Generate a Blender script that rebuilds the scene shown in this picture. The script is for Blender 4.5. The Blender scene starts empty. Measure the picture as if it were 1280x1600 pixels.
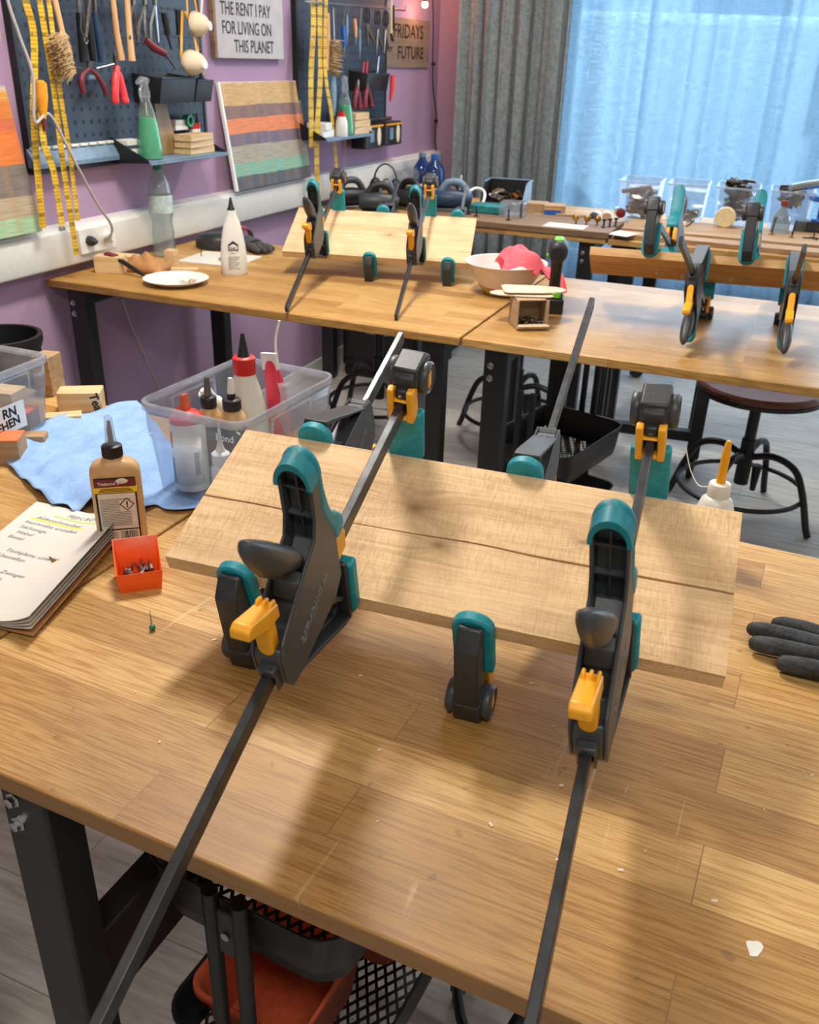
import bpy, bmesh, math, random
from mathutils import Vector, Matrix
random.seed(7)
PI = math.pi
S = bpy.context.scene
COL = S.collection
V = Vector

# ------------------------------------------------------------------ camera
PITCH, YAW, ROLL = 0.46706861, 0.38367059, 0.03152307
_f = V((-math.sin(YAW)*math.cos(PITCH), math.cos(YAW)*math.cos(PITCH), -math.sin(PITCH)))
_r = V((math.cos(YAW), math.sin(YAW), 0)); _u = _r.cross(_f)
_r2 = _r*math.cos(ROLL)+_u*math.sin(ROLL); _u2 = -_r*math.sin(ROLL)+_u*math.cos(ROLL)
cam_d = bpy.data.cameras.new('camera'); cam = bpy.data.objects.new('camera', cam_d); COL.objects.link(cam)
M3 = Matrix((_r2, _u2, -_f)).transposed()
cam.matrix_world = Matrix.Translation((0, 0, 1.495)) @ M3.to_4x4()
cam_d.sensor_fit = 'HORIZONTAL'; cam_d.sensor_width = 36; cam_d.lens = 39.5188
cam_d.clip_start = 0.05; cam_d.clip_end = 200
cam_d.dof.use_dof = True; cam_d.dof.focus_distance = 1.15; cam_d.dof.aperture_fstop = 14
S.camera = cam

# ------------------------------------------------------------------ light
S.view_settings.view_transform = 'Standard'; S.view_settings.look = 'None'
S.view_settings.gamma = 1; S.view_settings.use_curve_mapping = False
S.view_settings.exposure = 0.24
wd = bpy.data.worlds.new('sky'); S.world = wd; wd.use_nodes = True
nt = wd.node_tree; bg = nt.nodes['Background']
bg.inputs[0].default_value = (.88, .94, 1.0, 1); bg.inputs[1].default_value = 5.2

def area(name, loc, size, power, color, rot=(0, 0, 0)):
    l = bpy.data.lights.new(name, 'AREA'); l.energy = power; l.color = color
    l.shape = 'RECTANGLE'; l.size, l.size_y = size
    o = bpy.data.objects.new(name, l); COL.objects.link(o); o.location = loc; o.rotation_euler = rot
    return o
area('ceiling_lamp', (-1.1, 1.85, 2.66), (0.25, .7), 48, (1, .94, .86))
area('ceiling_lamp', (0.9, 2.2, 2.66), (0.3, 1.2), 12, (1, .93, .84))
area('ceiling_lamp', (-0.9, 4.2, 2.66), (1.2, 0.3), 30, (1, .94, .87))
area('ceiling_lamp', (0.3, -0.5, 2.66), (1.2, 0.3), 26, (1, .94, .86))  # unseen lamp behind the camera, raised as added fill under the near bench
area('window_daylight', (0.4, 5.42, 1.6), (3.2, 1.9), 38, (.72, .87, 1), (-PI/2, 0, 0))

# ------------------------------------------------------------------ materials
def srgb(r, g, b):
    f = lambda c: (c/255/12.92) if c/255 <= .04045 else ((c/255+.055)/1.055)**2.4
    return (f(r), f(g), f(b), 1)
class NT:
    def __init__(s, name):
        s.m = bpy.data.materials.new(name); s.m.use_nodes = True; s.t = s.m.node_tree
        s.b = s.t.nodes['Principled BSDF']; s.out = s.t.nodes['Material Output']
    def n(s, typ, **kw):
        nd = s.t.nodes.new(typ)
        for k, v in kw.items():
            if k.startswith('i_'):
                key = k[2:]; key = int(key) if key.isdigit() else key.replace('_', ' ')
                s.set(nd.inputs[key], v)
            else: setattr(nd, k, v)
        return nd
    def set(s, inp, v):
        if hasattr(v, 'is_output') or isinstance(v, bpy.types.NodeSocket): s.t.links.new(v, inp)
        else: inp.default_value = v
    def math(s, op, a, b=0.0, c=0.0):
        nd = s.n('ShaderNodeMath', operation=op); s.set(nd.inputs[0], a); s.set(nd.inputs[1], b); s.set(nd.inputs[2], c); return nd.outputs[0]
    def mix(s, fac, a, b, blend='MIX'):
        nd = s.n('ShaderNodeMix', data_type='RGBA', blend_type=blend)
        s.set(nd.inputs[0], fac); s.set(nd.inputs[6], a); s.set(nd.inputs[7], b); return nd.outputs[2]
    def ramp(s, fac, stops):
        nd = s.n('ShaderNodeValToRGB'); cr = nd.color_ramp
        while len(cr.elements) > 1: cr.elements.remove(cr.elements[-1])
        cr.elements[0].position = stops[0][0]; cr.elements[0].color = stops[0][1]
        for p, c in stops[1:]:
            e = cr.elements.new(p); e.color = c
        s.set(nd.inputs[0], fac); return nd.outputs[0]
    def coord(s, scale=(1, 1, 1), loc=(0, 0, 0), rot=(0, 0, 0), kind='Object'):
        tc = s.n('ShaderNodeTexCoord'); mp = s.n('ShaderNodeMapping')
        mp.inputs[1].default_value = loc; mp.inputs[2].default_value = rot; mp.inputs[3].default_value = scale
        s.t.links.new(tc.outputs[kind], mp.inputs[0]); return mp.outputs[0]
    def noise(s, vec, scale, detail=4, rough=.55, dist=0):
        return s.n('ShaderNodeTexNoise', i_Vector=vec, i_Scale=scale, i_Detail=detail, i_Roughness=rough, i_Distortion=dist)
    def bump(s, h, strength=.3, dist=.002):
        nd = s.n('ShaderNodeBump', i_Height=h, i_Strength=strength, i_Distance=dist); s.t.links.new(nd.outputs[0], s.b.inputs['Normal'])
    def base(s, c): s.set(s.b.inputs['Base Color'], c)
    def xyz(s, vec):
        nd = s.n('ShaderNodeSeparateXYZ', i_Vector=vec); return nd.outputs
g1 = lambda v: (v, v, v, 1)

def plain(name, rgb, rough=.5, metal=0, var=.12, bump=.15, scale=60, spec=.5):
    t = NT(name); c = srgb(*rgb); co = t.coord()
    n = t.noise(co, scale, 5)
    n2 = t.noise(co, 7, 3)
    f = t.math('MULTIPLY', n.outputs[0], n2.outputs[0])
    d = tuple(x*(1-var*1.6) for x in c[:3])+(1,); l = tuple(min(1, x*(1+var)) for x in c[:3])+(1,)
    t.base(t.ramp(f, [(.1, d), (.42, l)]))
    t.b.inputs['Roughness'].default_value = rough; t.b.inputs['Metallic'].default_value = metal
    t.b.inputs['Specular IOR Level'].default_value = spec
    if bump: t.bump(n.outputs[0], bump, .001)
    return t.m

def wood(name, c_dark, c_mid, c_light, along='x', grain=70, rough=.5, knots=0.5, bump=.2, stretch=.05):
    t = NT(name)
    k = {'x': (stretch, 1, 1), 'y': (1, stretch, 1), 'z': (1, 1, stretch)}[along]
    co = t.coord(k)
    big = t.noise(t.coord(tuple(.35 if q < 1 else 1 for q in k)), 6, 3, .5, 1.2)
    fine = t.noise(co, grain*2.5, 6, .65, .3)
    wv = t.n('ShaderNodeTexNoise', i_Vector=co, i_Scale=grain*.45, i_Detail=3, i_Distortion=knots)
    a = t.math('ADD', t.math('MULTIPLY', fine.outputs[0], .45), t.math('MULTIPLY', wv.outputs[0], .4))
    a = t.math('ADD', a, t.math('MULTIPLY', big.outputs[0], .25))
    t.base(t.ramp(a, [(.36, srgb(*c_dark)), (.52, srgb(*c_mid)), (.68, srgb(*c_light))]))
    t.b.inputs['Roughness'].default_value = rough
    t.bump(fine.outputs[0], bump, .001)
    return t.m

def oak_bench(name, stave=.046, length=.46, seed=0, wear=.5, rough=.36):
    t = NT(name); co = t.coord(loc=(seed*3.1, seed*1.7, 0))
    br = t.n('ShaderNodeTexBrick', i_Vector=co, i_Scale=1.0, offset=.37, squash=1.0)
    br.inputs['Color1'].default_value = g1(0); br.inputs['Color2'].default_value = g1(1); br.inputs['Mortar'].default_value = g1(.5)
    br.inputs['Mortar Size'].default_value = .0007; br.inputs['Mortar Smooth'].default_value = .3; br.inputs['Bias'].default_value = 0
    br.inputs['Brick Width'].default_value = length; br.inputs['Row Height'].default_value = stave
    bx = t.xyz(br.outputs[0])
    x, y, z = t.xyz(co)[:3]
    cv = t.n('ShaderNodeCombineXYZ'); t.set(cv.inputs[0], t.math('MULTIPLY', x, .045)); t.set(cv.inputs[1], y)
    t.set(cv.inputs[2], t.math('ADD', z, t.math('MULTIPLY', bx[0], 13.0)))
    fine = t.noise(cv.outputs[0], 420, 5, .6, .15)
    cath = t.n('ShaderNodeTexNoise', i_Vector=cv.outputs[0], i_Scale=26, i_Detail=2, i_Distortion=.9)
    rings = t.math('SINE', t.math('MULTIPLY', cath.outputs[0], 70))
    tone = t.ramp(bx[0], [(0, srgb(172, 134, 76)), (.35, srgb(189, 152, 91)), (.65, srgb(200, 164, 103)), (1, srgb(212, 179, 120))])
    gf = t.math('ADD', t.math('MULTIPLY', fine.outputs[0], .75), t.math('MULTIPLY', rings, .05))
    gr = t.ramp(gf, [(.27, srgb(202, 176, 134)), (.42, srgb(244, 234, 218)), (.6, g1(1))])
    c = t.mix(.9, tone, gr, 'MULTIPLY')
    c = t.mix(t.math('MULTIPLY', br.outputs['Fac'], .7), c, srgb(110, 76, 42))
    # worn, stained and scuffed areas with their own outline
    st = t.noise(co, 3.2, 5, .6, .4); sf = t.ramp(st.outputs[0], [(.5, g1(0)), (.66, g1(1))])
    c = t.mix(t.math('MULTIPLY', sf, .28*wear), c, srgb(120, 92, 66))
    sp = t.noise(co, 48, 2, .5); sf2 = t.ramp(sp.outputs[0], [(.70, g1(0)), (.74, g1(1))])
    c = t.mix(t.math('MULTIPLY', sf2, .35*wear), c, srgb(70, 54, 44))
    sc = t.noise(t.coord((1, .06, 1), rot=(0, 0, .6)), 60, 3, .6, 1.5); sf3 = t.ramp(sc.outputs[0], [(.66, g1(0)), (.70, g1(1))])
    msk = t.ramp(t.noise(co, 4.5, 2).outputs[0], [(.5, g1(0)), (.62, g1(1))])
    c = t.mix(t.math('MULTIPLY', t.math('MULTIPLY', sf3, msk), .28*wear), c, srgb(236, 212, 172))
    t.base(c)
    t.set(t.b.inputs['Roughness'], t.math('ADD', rough, t.math('MULTIPLY', fine.outputs[0], .24)))
    t.b.inputs['Specular IOR Level'].default_value = .42
    h = t.math('SUBTRACT', fine.outputs[0], t.math('MULTIPLY', br.outputs['Fac'], .8))
    t.bump(h, .16, .0012)
    return t.m

def rough_board(name, L, W, knots, tint=(0, 0, 0), saw=1.0):
    """sawn softwood: pale, band-saw marks across the grain, knots at (u, w, size)"""
    t = NT(name); co = t.coord(); x, y, z = t.xyz(co)[:3]
    warp = 0.0
    ydist = y
    kn_dark = None
    for (ku, kw, ks) in knots:
        dx = t.math('MULTIPLY', t.math('SUBTRACT', x, ku), .62); dy = t.math('SUBTRACT', y, kw)
        d2 = t.math('ADD', t.math('MULTIPLY', dx, dx), t.math('MULTIPLY', dy, dy))
        e = t.math('POWER', 2.718, t.math('MULTIPLY', d2, -1/(ks*ks)))
        ydist = t.math('ADD', ydist, t.math('MULTIPLY', t.math('MULTIPLY', dy, e), 1.6))
        core = t.math('POWER', 2.718, t.math('MULTIPLY', d2, -9/(ks*ks)))
        kn_dark = e if kn_dark is None else t.math('ADD', kn_dark, e)
        kn_dark = t.math('ADD', kn_dark, t.math('MULTIPLY', core, 1.1))
    cv = t.n('ShaderNodeCombineXYZ'); t.set(cv.inputs[0], t.math('MULTIPLY', x, .05)); t.set(cv.inputs[1], ydist); t.set(cv.inputs[2], z)
    fine = t.noise(cv.outputs[0], 240, 6, .65, .2)
    wide = t.noise(cv.outputs[0], 34, 3, .55, .6)
    f = t.math('ADD', t.math('MULTIPLY', fine.outputs[0], .55), t.math('MULTIPLY', wide.outputs[0], .45))
    a = lambda r, g, b: srgb(min(255, r+tint[0]), min(255, g+tint[1]), min(255, b+tint[2]))
    c = t.ramp(f, [(.34, a(190, 155, 112)), (.5, a(219, 185, 140)), (.66, a(234, 205, 162))])
    blot = t.noise(co, 9, 3, .5, .5)
    c = t.mix(t.math('MULTIPLY', t.ramp(blot.outputs[0], [(.48, g1(0)), (.7, g1(1))]), .3), c, a(176, 142, 98))
    sv = t.n('ShaderNodeCombineXYZ'); t.set(sv.inputs[0], t.math('ADD', x, t.math('MULTIPLY', y, .06))); t.set(sv.inputs[1], t.math('MULTIPLY', y, .16)); t.set(sv.inputs[2], z)
    sawn = t.noise(sv.outputs[0], 330, 2, .5, .4)
    patch = t.ramp(t.noise(co, 7, 3).outputs[0], [(.36, g1(.15)), (.62, g1(1))])
    sm = t.math('MULTIPLY', t.ramp(sawn.outputs[0], [(.45, g1(0)), (.62, g1(1))]), patch)
    c = t.mix(t.math('MULTIPLY', sm, .30*saw), c, a(150, 112, 66))
    if kn_dark is not None:
        kf = t.math('MULTIPLY', kn_dark, t.math('ADD', .35, t.math('MULTIPLY', fine.outputs[0], .7)))
        c = t.mix(t.math('MINIMUM', t.math('MULTIPLY', kf, .48), .85), c, a(112, 74, 40))
    t.base(c); t.b.inputs['Roughness'].default_value = .72; t.b.inputs['Specular IOR Level'].default_value = .25
    t.bump(t.math('ADD', t.math('MULTIPLY', fine.outputs[0], .5), t.math('MULTIPLY', sm, -.8*saw)), .35, .0015)
    return t.m

def clear(name, tint=(240, 246, 250), haze=.16, rough=.12, gloss=.5):
    """thin moulded plastic: mostly see-through, slightly milky, glossy at grazing angles"""
    t = NT(name); t.t.nodes.remove(t.b)
    tr = t.n('ShaderNodeBsdfTransparent'); tr.inputs[0].default_value = srgb(*tint)
    df = t.n('ShaderNodeBsdfDiffuse'); df.inputs[0].default_value = srgb(*tint)
    tl = t.n('ShaderNodeBsdfTranslucent'); tl.inputs[0].default_value = srgb(*tint)
    ad = t.n('ShaderNodeMixShader', i_0=.5); t.set(ad.inputs[1], df.outputs[0]); t.set(ad.inputs[2], tl.outputs[0])
    gl = t.n('ShaderNodeBsdfGlossy'); gl.inputs['Roughness'].default_value = rough
    nz = t.noise(t.coord(), 25, 3); 
    m1 = t.n('ShaderNodeMixShader'); t.set(m1.inputs[0], t.math('MULTIPLY', nz.outputs[0], haze*2)); t.set(m1.inputs[1], tr.outputs[0]); t.set(m1.inputs[2], ad.outputs[0])
    fr = t.n('ShaderNodeLayerWeight', i_Blend=.5)
    m2 = t.n('ShaderNodeMixShader'); t.set(m2.inputs[0], t.math('ADD', .03, t.math('MULTIPLY', t.math('POWER', fr.outputs[1], 3.0), gloss))); t.set(m2.inputs[1], m1.outputs[0]); t.set(m2.inputs[2], gl.outputs[0])
    t.t.links.new(m2.outputs[0], t.out.inputs[0]); return t.m

def fabric(name, rgb, rgb2=None, sc=900, rough=.9, bump=.3):
    t = NT(name); co = t.coord()
    w1 = t.noise(t.coord((1, 1, .08)), sc*.5, 2); w2 = t.noise(t.coord((.08, .08, 1)), sc*.5, 2); n = t.noise(co, 40, 4)
    f = t.math('ADD', t.math('MULTIPLY', t.math('ADD', w1.outputs[0], w2.outputs[0]), .35), t.math('MULTIPLY', n.outputs[0], .3))
    c1 = srgb(*rgb); c2 = srgb(*(rgb2 or tuple(int(x*.7) for x in rgb)))
    t.base(t.ramp(f, [(.38, c2), (.62, c1)])); t.b.inputs['Roughness'].default_value = rough
    t.b.inputs['Specular IOR Level'].default_value = .2; t.bump(f, bump, .001); return t.m

def emit(name, rgb, k):
    t = NT(name); t.b.inputs['Emission Color'].default_value = srgb(*rgb); t.b.inputs['Emission Strength'].default_value = k
    t.base(srgb(*rgb)); return t.m

MT = {}
MT['bench_a'] = oak_bench('oak staves front', .075, .52, 0, 1.0)
MT['bench_b'] = oak_bench('oak staves second', .06, .5, 1.3, .5)
MT['bench_d'] = oak_bench('oak staves worn', .06, .5, 3.1, 1.3, .24)
MT['bench_c'] = oak_bench('oak staves window', .05, .5, 2.2, .5)
MT['black'] = plain('black powder coat', (36, 38, 41), .42, .25, .25, .2, 220)
MT['blackp'] = plain('black plastic', (22, 23, 25), .45, 0, .2, .1, 120)
MT['darkp'] = plain('dark grey plastic', (60, 65, 69), .42, 0, .16, .16, 260)
MT['darkp2'] = plain('charcoal plastic', (42, 46, 50), .45, 0, .16, .16, 260)
MT['teal'] = plain('teal rubber', (0, 140, 154), .5, 0, .22, .2, 120)
MT['teal2'] = plain('worn teal rubber', (30, 126, 130), .6, 0, .4, .4, 60)
MT['yellow'] = plain('yellow plastic', (240, 168, 26), .4, 0, .1, .05)
MT['steel'] = plain('blackened bar steel', (74, 76, 78), .38, .8, .35, .2, 50)
MT['chrome'] = plain('bright steel', (190, 192, 194), .25, 1, .2, .05)
MT['dsteel'] = plain('dull steel', (120, 118, 114), .4, .85, .4, .1)
MT['brass'] = plain('brass', (170, 128, 58), .35, .9, .3, .1)
MT['bronze'] = plain('dark bronze', (74, 58, 42), .4, .8, .4, .1)
MT['white'] = plain('white plastic', (226, 226, 220), .4, 0, .05, .04)
MT['whitep'] = plain('milky plastic', (222, 220, 210), .35, 0, .06, .04)
MT['cardd'] = wood('dark brown cardboard', (104, 90, 76), (126, 110, 94), (140, 124, 106), 'y', 90, .85)
MT['paper'] = plain('paper', (214, 210, 200), .9, 0, .06, .1, 140)
MT['red'] = plain('red plastic', (206, 34, 30), .38, 0, .12, .06)
MT['redm'] = plain('coral red grip', (214, 62, 66), .4, 0, .15, .06)
MT['dred'] = plain('dark red grip', (112, 24, 40), .45, 0, .2, .1)
MT['orange'] = plain('orange plastic', (244, 92, 22), .42, 0, .08, .05)
MT['orange2'] = plain('dusty orange plastic', (206, 92, 56), .5, 0, .2, .1)
MT['blue'] = plain('blue plastic', (28, 98, 190), .35, 0, .12, .05)
MT['navy'] = plain('navy plastic', (36, 62, 92), .45, 0, .2, .1)
MT['bluegrey'] = plain('blue grey plastic', (112, 140, 164), .5, 0, .2, .1)
MT['greenp'] = plain('green plastic', (30, 120, 84), .4, 0, .15, .05)
MT['lime'] = plain('lime plastic', (110, 214, 50), .4, 0, .1, .05)
MT['glue'] = plain('glue bottle tan', (196, 156, 104), .42, 0, .1, .08, 30)
MT['pine'] = wood('pine block', (176, 138, 92), (212, 178, 130), (232, 204, 160), 'x', 60)
MT['piney'] = wood('pine block long grain', (166, 130, 86), (204, 170, 122), (228, 200, 156), 'y', 60)
MT['ply'] = wood('brown board', (104, 78, 48), (138, 108, 70), (160, 132, 92), 'z', 50)
MT['beech'] = wood('beech handle', (170, 118, 74), (204, 154, 106), (222, 178, 132), 'z', 50, .45)
MT['plank'] = wood('weathered plank', (124, 92, 62), (164, 130, 94), (192, 160, 122), 'x', 60, .65)
MT['plankd'] = wood('old dark plank', (78, 58, 42), (120, 94, 70), (150, 122, 96), 'x', 60, .65)
MT['seat'] = wood('stained seat wood', (58, 28, 20), (92, 46, 34), (128, 72, 52), 'x', 40, .3)
MT['card'] = wood('brown cardboard', (146, 118, 88), (168, 140, 108), (180, 152, 120), 'y', 90, .85)
MT['cardl'] = plain('pale card', (222, 206, 176), .85, 0, .06, .1, 100)
MT['kraft'] = plain('kraft paper', (178, 128, 78), .85, 0, .14, .2, 40)
MT['clear'] = clear('clear plastic', (240, 244, 248), .06, .1, .5)
MT['clearw'] = clear('frosted clear plastic', (236, 240, 244), .22, .15, .5)
MT['clearb'] = clear('blue bottle plastic', (120, 170, 222), .16, .06, .7)
MT['clearg'] = clear('clear bottle plastic', (240, 244, 244), .10, .05, .7)
MT['liquid'] = clear('green cleaner', (30, 190, 120), .40, .1, .4)
MT['bristle'] = fabric('bristle', (226, 200, 156), (170, 136, 92), 1200)
MT['bowl'] = plain('pinkish milky plastic', (226, 212, 206), .4, 0, .05, .05)
MT['tape'] = plain('tape cloth', (206, 168, 44), .6, 0, .1, .1)
MT['glovef'] = fabric('black coated knit', (72, 74, 76), (40, 41, 43), 700, .6)
MT['gloveg'] = fabric('grey coated knit', (96, 94, 96), (50, 48, 50), 700, .7)
MT['ink'] = plain('black ink', (20, 20, 22), .7, 0, .1, 0)
MT['pencil'] = plain('grey handwriting', (140, 140, 146), .8, 0, .1, 0)
MT['lettering'] = plain('moulded lettering', (112, 116, 118), .5, 0, .1, 0)
MT['rag'] = fabric('pink microfibre', (255, 126, 138), (246, 100, 116), 600, .9)
MT['towel'] = fabric('blue paper towel', (150, 182, 222), (126, 160, 206), 420, .95, .5)
MT['cord'] = plain('grey cable', (176, 172, 168), .5, 0, .1, 0)
MT['bcord'] = plain('black cable', (24, 22, 24), .5, 0, .1, 0)
# ------------------------------------------------------------------ mesh helpers
class MB:
    def __init__(s): s.b = bmesh.new()
    def _add(s, verts, faces, M=None):
        vs = [s.b.verts.new(M @ V(v) if M else V(v)) for v in verts]
        for f in faces:
            try: s.b.faces.new([vs[i] for i in f])
            except ValueError: pass
        return vs
    def box(s, c, d, M=None, taper=(1, 1)):
        x, y, z = d[0]/2, d[1]/2, d[2]/2; tx, ty = taper
        vs = [(-x, -y, -z), (x, -y, -z), (x, y, -z), (-x, y, -z), (-x*tx, -y*ty, z), (x*tx, -y*ty, z), (x*tx, y*ty, z), (-x*tx, y*ty, z)]
        T = Matrix.Translation(c) @ (M.to_4x4() if M else Matrix.Identity(4))
        s._add(vs, [(3, 2, 1, 0), (4, 5, 6, 7), (0, 1, 5, 4), (1, 2, 6, 5), (2, 3, 7, 6), (3, 0, 4, 7)], T); return s
    def b2(s, lo, hi): return s.box([(a+b)/2 for a, b in zip(lo, hi)], [b-a for a, b in zip(lo, hi)])
    def prism(s, poly, a0, a1, axis='x'):
        """poly in the two other axes (cyclic order): x->(y,z), y->(x,z), z->(x,y)"""
        def p(u, w, a): return {'x': (a, u, w), 'y': (u, a, w), 'z': (u, w, a)}[axis]
        n = len(poly); vs = [p(u, w, a0) for u, w in poly]+[p(u, w, a1) for u, w in poly]
        fs = [tuple(range(n))[::-1], tuple(range(n, 2*n))]+[(i, (i+1) % n, n+(i+1) % n, n+i) for i in range(n)]
        s._add(vs, fs); return s
    def rings(s, rings, cap0=True, cap1=True, close=True):
        n = len(rings[0]); vs = [s.b.verts.new(V(p)) for r in rings for p in r]
        for i in range(len(rings)-1):
            for j in range(n if close else n-1):
                k = (j+1) % n
                try: s.b.faces.new((vs[i*n+j], vs[i*n+k], vs[(i+1)*n+k], vs[(i+1)*n+j]))
                except ValueError: pass
        if cap0: s.b.faces.new(vs[:n][::-1])
        if cap1: s.b.faces.new(vs[-n:])
        return s
    def lathe(s, prof, c=(0, 0, 0), seg=32, axis='z', sx=1, sy=1, cap0=True, cap1=True, M=None):
        R = []
        for r, h in prof:
            ring = []
            for i in range(seg):
                a = 2*PI*i/seg; p = (r*math.cos(a)*sx, r*math.sin(a)*sy, h)
                if axis == 'x': p = (p[2], p[0], p[1])
                elif axis == 'y': p = (p[1], p[2], p[0])
                p = V(p)
                if M: p = M @ p
                ring.append(V(c)+p)
            R.append(ring)
        return s.rings(R, cap0, cap1)
    def cyl(s, p0, p1, r0, r1=None, seg=16, caps=True):
        return s.tube([p0, p1], [r0, r0 if r1 is None else r1], seg, caps)
    def tube(s, pts, r, seg=8, caps=True, flat=None):
        pts = [V(p) for p in pts]; n = len(pts); R = []
        rr = r if isinstance(r, (list, tuple)) else [r]*n
        up = V((0, 0, 1)); prev = None
        for i in range(n):
            d = (pts[min(i+1, n-1)]-pts[max(i-1, 0)]).normalized()
            if prev is None:
                a = d.cross(up)
                if a.length < 1e-3: a = d.cross(V((0, 1, 0)))
            else: a = prev-d*prev.dot(d)
            if a.length < 1e-6: a = d.orthogonal()
            a.normalize(); prev = a; b = d.cross(a); fl = flat or (1, 1)
            R.append([pts[i]+a*math.cos(2*PI*j/seg)*rr[i]*fl[0]+b*math.sin(2*PI*j/seg)*rr[i]*fl[1] for j in range(seg)])
        return s.rings(R, caps, caps)
    def ribbon(s, pts, nrm, w, t=.0006):
        """flat strap along pts, width direction given by nrm (a vector or list)"""
        pts = [V(p) for p in pts]; n = len(pts); R = []
        for i in range(n):
            d = (pts[min(i+1, n-1)]-pts[max(i-1, 0)]).normalized()
            a = V(nrm[i] if isinstance(nrm, list) else nrm); a = (a-d*a.dot(d)).normalized(); b = d.cross(a)
            R.append([pts[i]+a*w/2+b*t, pts[i]-a*w/2+b*t, pts[i]-a*w/2-b*t, pts[i]+a*w/2-b*t])
        return s.rings(R)
    def grid(s, fn, nu, nv, thick=0):
        vs = [[V(fn(i/(nu-1), j/(nv-1))) for j in range(nv)] for i in range(nu)]
        bv = [[s.b.verts.new(p) for p in row] for row in vs]
        for i in range(nu-1):
            for j in range(nv-1): s.b.faces.new((bv[i][j], bv[i+1][j], bv[i+1][j+1], bv[i][j+1]))
        return s
    def sphere(s, c, r, seg=20, sc=(1, 1, 1)):
        n = max(6, seg//2)
        return s.lathe([(max(1e-4, r*math.sin(PI*i/n)), -r*math.cos(PI*i/n)) for i in range(n+1)], (0, 0, 0), seg, M=Matrix.Diagonal(sc)).mv_last(c, seg*(n+1))
    def mv_last(s, c, n):
        s.b.verts.ensure_lookup_table()
        for v in s.b.verts[-n:]: v.co += V(c)
        return s
    def xf(s, M):
        bmesh.ops.transform(s.b, matrix=M, verts=s.b.verts); return s

def obj(name, mb, mat, parent=None, bevel=0, seg=2, smooth=True, sub=0, solid=0, angle=42, loc=None, rot=None):
    me = bpy.data.meshes.new(name)
    bmesh.ops.recalc_face_normals(mb.b, faces=mb.b.faces)
    mb.b.to_mesh(me); mb.b.free()
    o = bpy.data.objects.new(name, me); COL.objects.link(o)
    me.materials.append(MT[mat] if isinstance(mat, str) else mat)
    if smooth:
        me.shade_smooth(); me.set_sharp_from_angle(angle=math.radians(angle))
    if solid:
        m = o.modifiers.new('solid', 'SOLIDIFY'); m.thickness = solid; m.offset = 0
    if bevel:
        m = o.modifiers.new('bevel', 'BEVEL'); m.width = bevel; m.segments = seg; m.limit_method = 'ANGLE'; m.angle_limit = math.radians(30); m.harden_normals = False
    if sub:
        m = o.modifiers.new('sub', 'SUBSURF'); m.levels = sub; m.render_levels = sub
    if parent: o.parent = parent
    if loc is not None: o.location = loc
    if rot is not None: o.rotation_euler = rot
    return o

def tag(o, label, cat, group=None, kind=None):
    o['label'] = label; o['category'] = cat
    if group: o['group'] = group
    if kind: o['kind'] = kind
    return o
def thing(name, label, cat, loc=(0, 0, 0), rz=0, group=None):
    o = bpy.data.objects.new(name, None); COL.objects.link(o); o.location = loc; o.rotation_euler = (0, 0, rz); o.empty_display_size = .05
    return tag(o, label, cat, group)
def struct(name, mb, mat, **k):
    o = obj(name, mb, mat, **k); o['kind'] = 'structure'; return o
def dup(root, label, group=None, M=None, loc=None, rz=None):
    r = root.copy(); COL.objects.link(r); r['label'] = label
    if group: r['group'] = group
    if M is not None: r.matrix_world = M
    if loc is not None: r.location = loc
    if rz is not None: r.rotation_euler = (0, 0, rz)
    for ch in list(root.children):
        c = ch.copy(); COL.objects.link(c); c.parent = r
        for g in list(ch.children):
            d = g.copy(); COL.objects.link(d); d.parent = c
    return r
def frame(o, x, y, z):
    """4x4 with the given axes and origin"""
    m = Matrix.Identity(4)
    for i, a in enumerate((x, y, z)):
        for k in range(3): m[k][i] = a[k]
    for k in range(3): m[k][3] = o[k]
    return m
def text(name, s, size, mat, parent, M, ext=.0002, shear=0, space=1, bold=0, align='LEFT', line=1, squash=1):
    cu = bpy.data.curves.new(name, 'FONT'); cu.body = s; cu.size = size; cu.extrude = ext; cu.shear = shear; cu.space_character = space
    cu.offset = bold; cu.align_x = align; cu.space_line = line; cu.resolution_u = 3
    t = bpy.data.objects.new('tmp', cu); COL.objects.link(t)
    me = bpy.data.meshes.new_from_object(t, depsgraph=bpy.context.evaluated_depsgraph_get()); bpy.data.objects.remove(t); bpy.data.curves.remove(cu)
    me.transform(Matrix.Diagonal((squash, 1, 1, 1)))
    me.materials.clear(); me.materials.append(MT[mat]); me.name = name
    o = bpy.data.objects.new(name, me); COL.objects.link(o)
    if parent: o.parent = parent
    o.matrix_local = M if parent else M
    return o
def rrect(w, d, r, n=5, cx=0, cy=0):
    """rounded rectangle outline"""
    pts = []
    for sx, sy, a0 in ((1, 1, 0), (-1, 1, PI/2), (-1, -1, PI), (1, -1, 3*PI/2)):
        for i in range(n+1):
            a = a0+PI/2*i/n; pts.append((cx+sx*(w/2-r)+r*math.cos(a), cy+sy*(d/2-r)+r*math.sin(a)))
    return pts
def skin(name, verts, edges, radii, mat, parent=None, sub=2, root=0):
    me = bpy.data.meshes.new(name); me.from_pydata(verts, edges, []); o = bpy.data.objects.new(name, me); COL.objects.link(o)
    me.materials.append(MT[mat]); m = o.modifiers.new('skin', 'SKIN')
    for i, sv in enumerate(me.skin_vertices[0].data):
        r = radii[i]; sv.radius = r if isinstance(r, tuple) else (r, r); sv.use_root = (i == root)
    m.use_smooth_shade = True
    s2 = o.modifiers.new('sub', 'SUBSURF'); s2.levels = sub; s2.render_levels = sub
    if parent: o.parent = parent
    return o
def rz(a): return Matrix.Rotation(a, 3, 'Z')
def rx(a): return Matrix.Rotation(a, 3, 'X')
def ry(a): return Matrix.Rotation(a, 3, 'Y')
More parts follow.
